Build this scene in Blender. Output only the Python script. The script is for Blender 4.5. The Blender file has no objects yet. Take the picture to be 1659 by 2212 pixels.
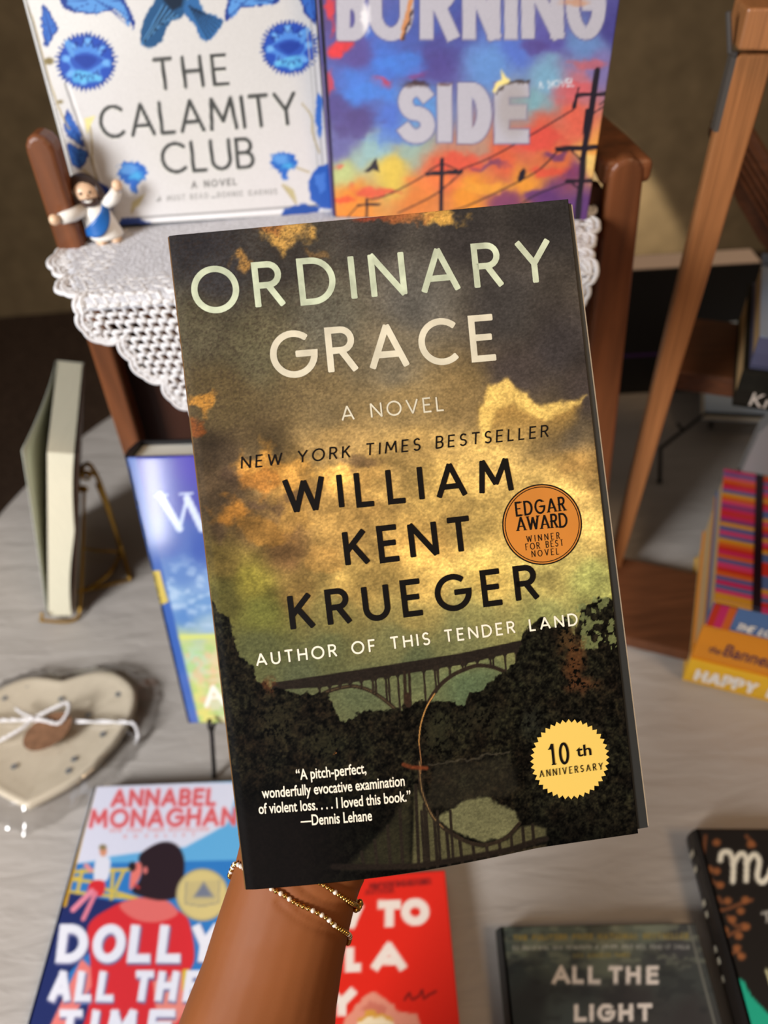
import bpy, bmesh, math, random
import numpy as np
from mathutils import Vector, Matrix
from mathutils.bvhtree import BVHTree
random.seed(7)
S = bpy.context.scene
COL = S.collection

# ------------------------------------------------------------------ camera, world, lights, exposure
F, CX, CY = 1597.0, 829.5, 1106.0                    # focal length and principal point for a 1659 x 2212 frame
CAM = np.array([0.0, 0.0, 0.57])                     # table top is z = 0
PITCH, ROLL = math.radians(44), math.radians(5)
_r = np.array([1.0, 0, 0]); _d = np.array([0, -math.sin(PITCH), -math.cos(PITCH)])
FWD = np.array([0, math.cos(PITCH), -math.sin(PITCH)])
IX = math.cos(ROLL) * _r + math.sin(ROLL) * _d
IY = -math.sin(ROLL) * _r + math.cos(ROLL) * _d
cam = bpy.data.cameras.new('camera'); cam_o = bpy.data.objects.new('camera', cam); COL.objects.link(cam_o)
cam.sensor_fit = 'VERTICAL'; cam.sensor_height = 36; cam.lens = F / 2212 * 36
cam.clip_start = 0.01
m = Matrix([[IX[i], -IY[i], -FWD[i], CAM[i]] for i in range(3)] + [[0, 0, 0, 1]])
cam_o.matrix_world = m
cam.dof.use_dof = True; cam.dof.focus_distance = 0.262; cam.dof.aperture_fstop = 8.0
S.camera = cam_o
S.view_settings.view_transform = 'Standard'; S.view_settings.look = 'None'
S.view_settings.gamma = 1; S.view_settings.use_curve_mapping = False
S.view_settings.exposure = 0.0

w = bpy.data.worlds.new('room_light'); S.world = w; w.use_nodes = True
w.node_tree.nodes['Background'].inputs[0].default_value = (1.0, 0.84, 0.70, 1)
w.node_tree.nodes['Background'].inputs[1].default_value = 0.17

def area(name, loc, target, size, power, col, sy=None):
    l = bpy.data.lights.new(name, 'AREA'); l.energy = power; l.color = col; l.size = size
    if sy: l.shape = 'RECTANGLE'; l.size_y = sy
    o = bpy.data.objects.new(name, l); COL.objects.link(o); o.location = loc
    o.rotation_euler = (Vector(target) - Vector(loc)).to_track_quat('-Z', 'Y').to_euler()
    return o
area('window_daylight', (-1.15, -0.62, 1.00), (-0.22, 0.36, 0.15), 0.55, 15.5, (0.97, 0.98, 1.0), 0.55)
wd_ = bpy.data.objects['window_daylight'].data; wd_.spread = math.radians(110)
area('blue_book_glare_light', (-1.095, -1.5, -0.12), (-.15, .37, .24), 0.05, 1.6, (1.0, 0.98, 0.95), 0.34)  # unseen strip lamp, added for the glare on the blue hardback
area('ceiling_lamp', (1.0, -0.6, 1.9), (0.15, 0.2, 0.1), 0.5, 13, (1.0, 0.68, 0.40))
sp = bpy.data.lights.new('wall_patch_spot', 'SPOT'); sp.energy = 90; sp.color = (1.0, 0.88, 0.68); sp.spot_size = math.radians(66); sp.spot_blend = 0.12; sp.shadow_soft_size = 0.02  # unseen spot hung low, added to throw the pale patch on the wall
spo = bpy.data.objects.new('wall_patch_spot', sp); COL.objects.link(spo); spo.location = (0.75, 2.35, 0.15)

# ------------------------------------------------------------------ helpers
def ray(x, y): return FWD + (x - CX) / F * IX + (y - CY) / F * IY
def at(x, y, Z=0.0):                                  # where a measured point meets the level Z
    d = ray(x, y); return CAM + d * ((Z - CAM[2]) / d[2])
def dep(x, y, z): return CAM + ray(x, y) * z
def onp(x, y, P, n):                                  # ... or a plane
    d = ray(x, y); return CAM + d * (np.dot(P - CAM, n) / np.dot(d, n))
def proj(P):
    v = np.asarray(P) - CAM; q = v @ FWD
    return CX + F * (v @ IX) / q, CY + F * (v @ IY) / q
def lin(c):
    c = np.asarray(c, float) / 255.0
    return np.where(c <= 0.04045, c / 12.92, ((c + 0.055) / 1.055) ** 2.4)

def mat(name, col, rough=0.6, spec=0.3, metal=0.0, noise=None, bump=None, coat=0.0, sss=0.0, trans=0.0, gain=1.0):
    """procedural material; noise=(scale, amount[, stretch xyz]); bump=(scale, strength)"""
    M = bpy.data.materials.new(name); M.use_nodes = True
    nt = M.node_tree; b = nt.nodes['Principled BSDF']
    c = [min(1.0, float(v) * gain) for v in lin(col)]
    b.inputs['Base Color'].default_value = (*c, 1); b.inputs['Roughness'].default_value = rough
    b.inputs['Specular IOR Level'].default_value = spec; b.inputs['Metallic'].default_value = metal
    b.inputs['Coat Weight'].default_value = coat; b.inputs['Coat Roughness'].default_value = 0.12
    if sss:
        b.inputs['Subsurface Weight'].default_value = sss; b.inputs['Subsurface Radius'].default_value = (0.004, 0.0016, 0.0008); b.inputs['Subsurface Scale'].default_value = 1.0
    tc = nt.nodes.new('ShaderNodeTexCoord')
    if noise:
        mp = nt.nodes.new('ShaderNodeMapping'); nt.links.new(tc.outputs['Object'], mp.inputs[0])
        if len(noise) > 2: mp.inputs['Scale'].default_value = noise[2]
        n = nt.nodes.new('ShaderNodeTexNoise'); n.inputs['Scale'].default_value = noise[0]; n.inputs['Detail'].default_value = 6
        nt.links.new(mp.outputs[0], n.inputs['Vector'])
        r = nt.nodes.new('ShaderNodeValToRGB'); a = noise[1]
        r.color_ramp.elements[0].position = 0.3; r.color_ramp.elements[1].position = 0.7
        r.color_ramp.elements[0].color = (*[v * (1 - a) for v in c], 1); r.color_ramp.elements[1].color = (*[min(1, v * (1 + a)) for v in c], 1)
        nt.links.new(n.outputs[0], r.inputs[0]); nt.links.new(r.outputs[0], b.inputs['Base Color'])
    if bump:
        n = nt.nodes.new('ShaderNodeTexNoise'); n.inputs['Scale'].default_value = bump[0]; n.inputs['Detail'].default_value = 5
        nt.links.new(tc.outputs['Object'], n.inputs['Vector'])
        bp = nt.nodes.new('ShaderNodeBump'); bp.inputs['Strength'].default_value = bump[1]; bp.inputs['Distance'].default_value = bump[2] if len(bump) > 2 else 0.002
        nt.links.new(n.outputs[0], bp.inputs['Height']); nt.links.new(bp.outputs[0], b.inputs['Normal'])
    return M

def art_mat(name, rough=0.45, spec=0.35, grain=(900, 0.06), coat=0.0):
    """printed paper: the ink is a colour attribute computed below, with a fine procedural grain"""
    M = bpy.data.materials.new(name); M.use_nodes = True
    nt = M.node_tree; b = nt.nodes['Principled BSDF']
    b.inputs['Roughness'].default_value = rough; b.inputs['Specular IOR Level'].default_value = spec
    b.inputs['Coat Weight'].default_value = coat; b.inputs['Coat Roughness'].default_value = 0.15
    a = nt.nodes.new('ShaderNodeAttribute'); a.attribute_name = 'ink'
    tc = nt.nodes.new('ShaderNodeTexCoord'); n = nt.nodes.new('ShaderNodeTexNoise'); n.inputs['Scale'].default_value = grain[0]; n.inputs['Detail'].default_value = 3
    nt.links.new(tc.outputs['Object'], n.inputs['Vector'])
    r = nt.nodes.new('ShaderNodeMapRange'); r.inputs[1].default_value = 0.3; r.inputs[2].default_value = 0.7
    r.inputs[3].default_value = 1 - grain[1]; r.inputs[4].default_value = 1 + grain[1]
    nt.links.new(n.outputs[0], r.inputs[0])
    mx = nt.nodes.new('ShaderNodeVectorMath'); mx.operation = 'MULTIPLY'
    nt.links.new(a.outputs['Color'], mx.inputs[0]); nt.links.new(r.outputs[0], mx.inputs[1])
    nt.links.new(mx.outputs[0], b.inputs['Base Color'])
    return M

def thing(name, label, cat, loc=(0, 0, 0), group=None):
    o = bpy.data.objects.new(name, None); COL.objects.link(o); o.location = loc; o.empty_display_size = 0.02
    o['label'] = label; o['category'] = cat
    if group: o['group'] = group
    return o
def root_loc(o):
    v = Vector((0, 0, 0))
    while o is not None: v += o.location; o = o.parent
    return v
def link(name, me, mats, parent=None, loc=None, smooth=False):
    for mm in (mats if isinstance(mats, (list, tuple)) else [mats]): me.materials.append(mm)
    o = bpy.data.objects.new(name, me); COL.objects.link(o)
    if smooth:
        me.polygons.foreach_set('use_smooth', [True] * len(me.polygons))
    if parent is not None: o.parent = parent
    return o
def part(name, verts, faces, mats, parent=None, smooth=False, midx=None, origin=None):
    """verts in world space; moved into the space of the thing that carries them"""
    off = np.array(root_loc(parent)) if parent is not None else np.array(origin if origin is not None else (0, 0, 0), float)
    V = np.asarray(verts, float) - off
    me = bpy.data.meshes.new(name); me.from_pydata(V.tolist(), [], [list(f) for f in faces]); 
    if midx is not None: me.polygons.foreach_set('material_index', midx)
    me.update()
    o = link(name, me, mats, parent, smooth=smooth)
    if parent is None: o.location = off
    return o
def tag(o, label, cat, group=None):
    o['label'] = label; o['category'] = cat
    if group: o['group'] = group
    return o
def struct(o): o['kind'] = 'structure'; return o

BOXF = [(0, 3, 2, 1), (4, 5, 6, 7), (0, 1, 5, 4), (1, 2, 6, 5), (2, 3, 7, 6), (3, 0, 4, 7)]
class MB:                                             # mesh collector
    def __init__(s): s.v = []; s.f = []; s.mi = []
    def add(s, v, f, mi=0):
        o = len(s.v); s.v += [tuple(map(float, p)) for p in v]; s.f += [tuple(i + o for i in q) for q in f]; s.mi += [mi] * len(f)
    def box(s, P, a, b, c, mi=0):                     # corner and three edge vectors (right-handed a, b, c)
        P, a, b, c = map(np.asarray, (P, a, b, c))
        s.add([P, P + a, P + a + b, P + b, P + c, P + a + c, P + a + b + c, P + b + c], BOXF, mi)
    def prism(s, poly, ext, mi=0):                    # planar polygon swept along ext
        n = len(poly); ext = np.asarray(ext)
        v = [np.asarray(p) for p in poly] + [np.asarray(p) + ext for p in poly]
        f = [tuple(range(n - 1, -1, -1)), tuple(range(n, 2 * n))] + [(i, (i + 1) % n, n + (i + 1) % n, n + i) for i in range(n)]
        s.add(v, f, mi)
    def tube(s, pts, r, n=8, mi=0, closed=False, flat=1.0):
        pts = [np.asarray(p, float) for p in pts]; N = len(pts); V = []; up = None
        rr = r if hasattr(r, '__len__') else [r] * N
        for i, p in enumerate(pts):
            if closed: t = pts[(i + 1) % N] - pts[i - 1]
            else: t = pts[min(i + 1, N - 1)] - pts[max(i - 1, 0)]
            t = t / (np.linalg.norm(t) + 1e-12)
            if up is None:
                up = np.array([0, 0, 1.0]) if abs(t[2]) < .9 else np.array([1.0, 0, 0])
            a = up - t * np.dot(up, t); a /= np.linalg.norm(a) + 1e-12; up = a; b = np.cross(t, a)
            V += [p + rr[i] * (math.cos(2 * math.pi * k / n) * a * flat + math.sin(2 * math.pi * k / n) * b) for k in range(n)]
        Fc = []
        for i in range(N if closed else N - 1):
            j = (i + 1) % N
            Fc += [(i * n + k, i * n + (k + 1) % n, j * n + (k + 1) % n, j * n + k) for k in range(n)]
        if not closed: Fc += [tuple(range(n - 1, -1, -1)), tuple((N - 1) * n + k for k in range(n))]
        s.add(V, Fc, mi)
    def ball(s, c, r, nu=12, nv=8, mi=0, axes=None):
        c = np.asarray(c); rx, ry, rz = r if hasattr(r, '__len__') else (r, r, r)
        A = np.eye(3) if axes is None else np.asarray(axes)
        V = []
        for j in range(1, nv):
            t = math.pi * j / nv
            for i in range(nu):
                p = 2 * math.pi * i / nu
                V.append(c + A.T @ np.array([rx * math.sin(t) * math.cos(p), ry * math.sin(t) * math.sin(p), rz * math.cos(t)]))
        V += [c + A.T @ np.array([0, 0, rz]), c - A.T @ np.array([0, 0, rz])]
        T, B = len(V) - 2, len(V) - 1; Fc = []
        for j in range(nv - 2):
            Fc += [(j * nu + i, (j + 1) * nu + i, (j + 1) * nu + (i + 1) % nu, j * nu + (i + 1) % nu) for i in range(nu)]
        Fc += [(T, i, (i + 1) % nu) for i in range(nu)]
        o = (nv - 2) * nu; Fc += [(B, o + (i + 1) % nu, o + i) for i in range(nu)]
        s.add(V, Fc, mi)
    def build(s, name, mats, parent=None, smooth=False, origin=None):
        return part(name, s.v, s.f, mats, parent, smooth, s.mi, origin)
def bevel(o, wd, seg=2):
    b = o.modifiers.new('bevel', 'BEVEL'); b.width = wd; b.segments = seg; b.limit_method = 'ANGLE'; b.angle_limit = 0.6
    return o
def smoothpath(pts, n=8, closed=False):               # Catmull-Rom
    P = [np.asarray(p, float) for p in pts]; N = len(P); out = []
    for i in range(N if closed else N - 1):
        if closed: a, b, c, d = P[i - 1], P[i], P[(i + 1) % N], P[(i + 2) % N]
        else: a, b, c, d = P[max(i - 1, 0)], P[i], P[i + 1], P[min(i + 2, N - 1)]
        for k in range(n):
            t = k / n
            out.append(.5 * (2 * b + (c - a) * t + (2 * a - 5 * b + 4 * c - d) * t * t + (3 * b - a - 3 * c + d) * t ** 3))
    if not closed: out.append(P[-1])
    return out

# ------------------------------------------------------------------ stroke lettering
def arc(cx, cy, rx, ry, a0, a1, n=14):
    return [(cx + rx * math.cos(math.radians(a0 + (a1 - a0) * i / n)), cy + ry * math.sin(math.radians(a0 + (a1 - a0) * i / n))) for i in range(n + 1)]
G = {
 'A': (.84, [[(0, 0), (.42, 1), (.84, 0)], [(.15, .30), (.69, .30)]]),
 'B': (.58, [[(0, 0), (0, 1), (.28, 1)] + arc(.30, .76, .24, .24, 90, -90, 10) + [(0, .52)], [(.30, .52)] + arc(.32, .26, .26, .26, 90, -90, 10) + [(0, 0)]]),
 'C': (.86, [arc(.5, .5, .5, .5, 48, 312, 26)]),
 'D': (.76, [[(0, 0), (0, 1), (.26, 1)] + arc(.26, .5, .5, .5, 90, -90, 18) + [(0, 0)]]),
 'E': (.52, [[(.52, 1), (0, 1), (0, 0), (.52, 0)], [(0, .52), (.46, .52)]]),
 'F': (.50, [[(.50, 1), (0, 1), (0, 0)], [(0, .50), (.44, .50)]]),
 'G': (.95, [arc(.5, .5, .5, .5, 50, 360, 30) + [(.56, .5)]]),
 'H': (.70, [[(0, 0), (0, 1)], [(.70, 0), (.70, 1)], [(0, .52), (.70, .52)]]),
 'I': (.0, [[(0, 0), (0, 1)]]),
 'J': (.4, [[(.4, 1), (.4, .22)] + arc(.18, .22, .22, .22, 0, -130, 8)]),
 'K': (.62, [[(0, 0), (0, 1)], [(.58, 1), (.02, .42)], [(.20, .60), (.62, 0)]]),
 'L': (.46, [[(0, 1), (0, 0), (.46, 0)]]),
 'M': (.96, [[(0, 0), (.1, 1), (.48, .25), (.86, 1), (.96, 0)]]),
 'N': (.74, [[(0, 0), (0, 1), (.74, 0), (.74, 1)]]),
 'O': (1.0, [arc(.5, .5, .5, .5, 90, 450, 36)]),
 'P': (.55, [[(0, 0), (0, 1), (.28, 1)] + arc(.28, .73, .27, .27, 90, -90, 10) + [(0, .46)]]),
 'R': (.60, [[(0, 0), (0, 1), (.28, 1)] + arc(.30, .75, .25, .25, 90, -90, 10) + [(0, .50)], [(.28, .50), (.60, 0)]]),
 'S': (.54, [arc(.27, .745, .245, .255, 35, 262, 14) + arc(.27, .245, .265, .245, 82, -150, 14)]),
 'T': (.66, [[(0, 1), (.66, 1)], [(.33, 1), (.33, 0)]]),
 'U': (.68, [[(0, 1), (0, .34)] + arc(.34, .34, .34, .34, 180, 360, 14) + [(.68, 1)]]),
 'V': (.80, [[(0, 1), (.40, 0), (.80, 1)]]),
 'W': (1.16, [[(0, 1), (.28, 0), (.58, .92), (.88, 0), (1.16, 1)]]),
 'X': (.7, [[(0, 0), (.7, 1)], [(.7, 0), (0, 1)]]),
 'Y': (.76, [[(0, 1), (.38, .46), (.76, 1)], [(.38, .46), (.38, 0)]]),
 'Z': (.6, [[(0, 1), (.6, 1), (0, 0), (.6, 0)]]),
 '0': (.56, [arc(.28, .5, .28, .5, 90, 450, 28)]),
 '1': (.22, [[(0, .78), (.16, 1), (.16, 0)]]),
 ' ': (.42, []),
}
def dedupe(s_):
    out = [s_[0]]
    for p in s_[1:]:
        if math.hypot(p[0] - out[-1][0], p[1] - out[-1][1]) > 1e-6: out.append(p)
    return out
def pieces(s_):
    """cut a stroke at its sharp points, so that each leg keeps its full width"""
    P = [np.array(p, float) for p in dedupe(s_)]; out = [[P[0]]]
    for i in range(1, len(P)):
        out[-1].append(P[i])
        if i < len(P) - 1:
            a = P[i] - P[i - 1]; b = P[i + 1] - P[i]
            if np.dot(a, b) < -.25 * np.linalg.norm(a) * np.linalg.norm(b): out.append([P[i]])
    return [np.array(q) for q in out]
def layout(txt, p0, p1, cap, shear=0.0, upv=None, sq=1.0):
    """strokes of txt between baseline ends p0 and p1 (2D), letter height cap"""
    p0 = np.array(p0, float); p1 = np.array(p1, float); L = np.linalg.norm(p1 - p0); ex = (p1 - p0) / L
    ey = np.array([-ex[1], ex[0]]) if upv is None else np.asarray(upv, float)
    tot = sum(G[ch][0] for ch in txt) * cap * sq; gap = (L - tot) / max(1, len(txt) - 1); x = 0; out = []
    for ch in txt:
        wd, st = G[ch]
        for s_ in st: out.append(np.array([p0 + ex * (x + cap * (a * sq + shear * b)) + ey * cap * b for a, b in dedupe(s_)]))
        x += wd * cap * sq + gap
    return out
def strip(P, wd, closed=False):
    """mitred flat ribbon along a 2D polyline"""
    P = np.asarray(P); n = len(P); Lf = []; Rt = []
    closed = np.linalg.norm(P[0] - P[-1]) < 1e-9
    for i in range(n):
        if closed: a, b = P[(i - 1) % (n - 1)], P[(i + 1) % (n - 1)] if i < n - 1 else P[1]
        else: a, b = P[max(i - 1, 0)], P[min(i + 1, n - 1)]
        d1 = P[i] - a; d2 = b - P[i]
        if not closed and i == 0: d1 = d2
        if not closed and i == n - 1: d2 = d1
        d1 = d1 / (np.linalg.norm(d1) + 1e-12); d2 = d2 / (np.linalg.norm(d2) + 1e-12)
        n1 = np.array([-d1[1], d1[0]]); n2 = np.array([-d2[1], d2[0]]); mm = n1 + n2
        if np.linalg.norm(mm) < .25: mm = n1
        mm = mm / np.linalg.norm(mm); k = min(1 / max(.3, np.dot(mm, n1)), 1.45)
        Lf.append(P[i] + mm * wd / 2 * k); Rt.append(P[i] - mm * wd / 2 * k)
    return Lf, Rt
def text_mesh(mb, strokes, wd, frame, h0, mi=0):
    """adds ribbons lying h0 above a cover; frame maps 2D cover coordinates to space"""
    for k, s_ in enumerate([q for t_ in strokes for q in pieces(t_)]):
        # round the ends a little
        d = s_[0] - s_[1]; d /= np.linalg.norm(d) + 1e-12
        e = s_[-1] - s_[-2]; e /= np.linalg.norm(e) + 1e-12
        Lf, Rt = strip(s_, wd); N = len(Lf); h = h0 + (k % 3) * 1.5e-5
        closed = np.linalg.norm(s_[0] - s_[-1]) < 1e-9
        V = []
        for a, b in zip(Lf, Rt): V += [frame(a, h), frame(b, h)]
        Fc = [(2 * i, 2 * i + 1, 2 * i + 3, 2 * i + 2) for i in range(N - 1)]
        if not closed:
            for idx, dv in ((0, d), (N - 1, e)):
                a, b = Lf[idx], Rt[idx]; o = len(V)
                V += [frame(a + (b - a) * .14 + dv * wd * .13, h), frame(b + (a - b) * .14 + dv * wd * .13, h)]
                Fc.append((2 * idx, o, o + 1, 2 * idx + 1) if idx == 0 else (2 * idx, 2 * idx + 1, o + 1, o))
        mb.add(V, Fc, mi)
def font_mesh(mb, txt, p0, p1, cap, frame, h0, mi=0, fat=0.0):
    """small roman text, squeezed to run from p0 to p1"""
    cu = bpy.data.curves.new('t', 'FONT'); cu.body = txt; cu.size = 1.0; cu.offset = fat; cu.resolution_u = 4
    ob = bpy.data.objects.new('t', cu); COL.objects.link(ob); dg = bpy.context.evaluated_depsgraph_get()
    me = bpy.data.meshes.new_from_object(ob.evaluated_get(dg))
    V = np.array([v.co[:2] for v in me.vertices]); Fc = [tuple(p.vertices) for p in me.polygons]
    bpy.data.objects.remove(ob); bpy.data.curves.remove(cu); bpy.data.meshes.remove(me)
    p0 = np.array(p0, float); p1 = np.array(p1, float); L = np.linalg.norm(p1 - p0); ex = (p1 - p0) / L; ey = np.array([-ex[1], ex[0]])
    x0, x1 = V[:, 0].min(), V[:, 0].max(); sx = L / (x1 - x0); sy = cap / 0.72
    mb.add([frame(p0 + ex * (a - x0) * sx + ey * b * sy, h0) for a, b in V], Fc, mi)

# ------------------------------------------------------------------ ink: numpy drawing on a cover's own grid
class Noise:
    def __init__(s, seed): s.t = np.random.RandomState(seed).rand(256, 256)
    def v(s, x, y):
        xi = np.floor(x).astype(int); yi = np.floor(y).astype(int); fx = x - xi; fy = y - yi
        fx = fx * fx * (3 - 2 * fx); fy = fy * fy * (3 - 2 * fy); t = s.t
        a = t[yi % 256, xi % 256]; b = t[yi % 256, (xi + 1) % 256]; c = t[(yi + 1) % 256, xi % 256]; d = t[(yi + 1) % 256, (xi + 1) % 256]
        return (a * (1 - fx) + b * fx) * (1 - fy) + (c * (1 - fx) + d * fx) * fy
    def f(s, x, y, o=5, g=.5):
        r = 0; a = 1; q = 0
        for i in range(o): r = r + a * s.v(x * 2 ** i + 17 * i, y * 2 ** i + 31 * i); q += a; a *= g
        return r / q
NZ = [Noise(i) for i in range(8)]
def ss(a, b, x): t = np.clip((x - a) / (b - a), 0, 1); return t * t * (3 - 2 * t)
class Ink:
    """x, y: coordinates of the printed sheet as measured from the photograph of the cover"""
    def __init__(s, x, y, base=(255, 255, 255)): s.x = x; s.y = y; s.c = np.ones(x.shape + (3,)) * np.array(base, float); s.wx = x; s.wy = y
    def warp(s, amp, sc, seed=0):
        s.wx = s.x + amp * 2 * (NZ[seed].f(s.x / sc, s.y / sc, 4) - .5); s.wy = s.y + amp * 2 * (NZ[seed + 1].f(s.x / sc, s.y / sc, 4) - .5)
    def nowarp(s): s.wx = s.x; s.wy = s.y
    def put(s, mk, col): mk = np.clip(mk, 0, 1)[..., None]; s.c = s.c * (1 - mk) + np.array(col, float) * mk
    def gradient(s, pts, p=3.0):
        W = 0; A = 0
        for px, py, col in pts:
            wgt = 1.0 / (((s.wx - px) ** 2 + (s.wy - py) ** 2) ** (p / 2) + 400); W = W + wgt; A = A + wgt[..., None] * np.array(col, float)
        s.c = A / W[..., None]
    def disc(s, cx, cy, rx, ry, col, soft=2, op=1.0, spikes=0, amp=0, rot=0):
        a = math.radians(rot); dx = (s.wx - cx) * math.cos(a) + (s.wy - cy) * math.sin(a); dy = -(s.wx - cx) * math.sin(a) + (s.wy - cy) * math.cos(a)
        r = np.sqrt((dx / rx) ** 2 + (dy / ry) ** 2)
        if spikes: r = r / (1 + amp * (np.abs(((np.arctan2(dy, dx) / (2 * math.pi) * spikes) % 1) - .5) * 2 - .5))
        k = soft / min(rx, ry); s.put(op * (1 - ss(1 - k, 1 + k, r)), col)
    def poly(s, pts, col, soft=1.5, op=1.0):
        s.put(op * s.pmask(pts, soft), col)
    def pmask(s, pts, soft=1.5):
        P = np.array(pts, float); x0, y0 = P.min(0) - soft * 3 - 4; x1, y1 = P.max(0) + soft * 3 + 4
        out = np.zeros(s.x.shape); sel = (s.wx > x0) & (s.wx < x1) & (s.wy > y0) & (s.wy < y1)
        if not sel.any(): return out
        x = s.wx[sel]; y = s.wy[sel]; ins = np.zeros(x.shape, bool); d = np.full(x.shape, 1e9)
        for (ax, ay), (bx, by) in zip(P, np.roll(P, -1, 0)):
            c = (ay > y) != (by > y)
            with np.errstate(divide='ignore', invalid='ignore'): ins ^= c & (x < (bx - ax) * (y - ay) / ((by - ay) if by != ay else 1e-9) + ax)
            t = np.clip(((x - ax) * (bx - ax) + (y - ay) * (by - ay)) / max(1e-9, (bx - ax) ** 2 + (by - ay) ** 2), 0, 1)
            d = np.minimum(d, np.hypot(x - ax - t * (bx - ax), y - ay - t * (by - ay)))
        sd = np.where(ins, -d, d); out[sel] = 1 - ss(-soft, soft, sd); return out
    def line(s, pts, wd, col, soft=1.0, op=1.0):
        s.put(op * s.lmask(pts, wd, soft), col)
    def lmask(s, pts, wd, soft=1.0):
        P = np.array(pts, float); x0, y0 = P.min(0) - wd - soft * 3; x1, y1 = P.max(0) + wd + soft * 3
        out = np.zeros(s.x.shape); sel = (s.wx > x0) & (s.wx < x1) & (s.wy > y0) & (s.wy < y1)
        if not sel.any(): return out
        x = s.wx[sel]; y = s.wy[sel]; d = np.full(x.shape, 1e9)
        for (ax, ay), (bx, by) in zip(P[:-1], P[1:]):
            t = np.clip(((x - ax) * (bx - ax) + (y - ay) * (by - ay)) / max(1e-9, (bx - ax) ** 2 + (by - ay) ** 2), 0, 1)
            d = np.minimum(d, np.hypot(x - ax - t * (bx - ax), y - ay - t * (by - ay)))
        out[sel] = 1 - ss(wd / 2 - soft, wd / 2 + soft, d); return out
    def text(s, txt, p0, p1, cap, wd, col, soft=1.2, op=1.0, shear=0.0, up=None, sq=1.0):
        p0 = np.array(p0, float); p1 = np.array(p1, float); ex = (p1 - p0) / np.linalg.norm(p1 - p0)
        upv = np.array([ex[1], -ex[0]]) if up is None else np.array(up, float)
        M_ = 0
        for st in layout(txt, p0, p1, cap, shear, upv, sq): M_ = np.maximum(M_, s.lmask(st, wd, soft))
        s.put(M_ * op, col)
    def glyph(s, ch, x0, x1, yb, yt, wd, col, soft=1.2, dx=0.0, slope=0.0):
        """one letter filling a box (stroke included); slope: fall of the baseline, dx: lean of the top"""
        W_, st = G[ch]; x0 += wd / 2; x1 -= wd / 2; yb -= wd / 2; yt += wd / 2; M_ = 0; W_ = max(W_, 1e-6)
        for q in st:
            pts = [(x0 + (x1 - x0) * a / W_ + dx * b if W_ > .01 else (x0 + x1) / 2 + dx * b, yb + (yt - yb) * b + slope * a / W_ * 0 + slope * ((a / W_) if W_ > .01 else 0)) for a, b in q]
            for pc in pieces(pts):
                pc = [np.array(p) for p in pc]; op_ = np.hypot(*(pc[0] - pc[-1])) > 1e-6
                if op_: e0 = pc[0] - pc[1]; e1 = pc[-1] - pc[-2]; pc[0] = pc[0] + e0 / np.hypot(*e0) * wd * .42; pc[-1] = pc[-1] + e1 / np.hypot(*e1) * wd * .42
                Lf, Rt = strip(pc, wd); Lf, Rt = list(Lf), list(Rt)
                if not op_: M_ = np.maximum(M_, np.abs(s.pmask(Lf, soft) - s.pmask(Rt, soft)))
                else:
                    for q in range(0, max(1, len(Lf) - 2), 3): M_ = np.maximum(M_, s.pmask(Lf[q:q + 5] + Rt[q:q + 5][::-1], soft))
        s.put(M_, col)
    def blob(s, pts, col, soft=2, op=1.0):
        s.poly([q[:2] for q in smoothpath([(*p, 0) for p in pts], 5, True)], col, soft, op)
    def grain(s, amp, sc, seed=0, sy=None):
        n = NZ[seed].f(s.x / sc, s.y / (sy or sc), 3) - .5; s.c = s.c * (1 + amp * 2 * n[..., None])

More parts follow.
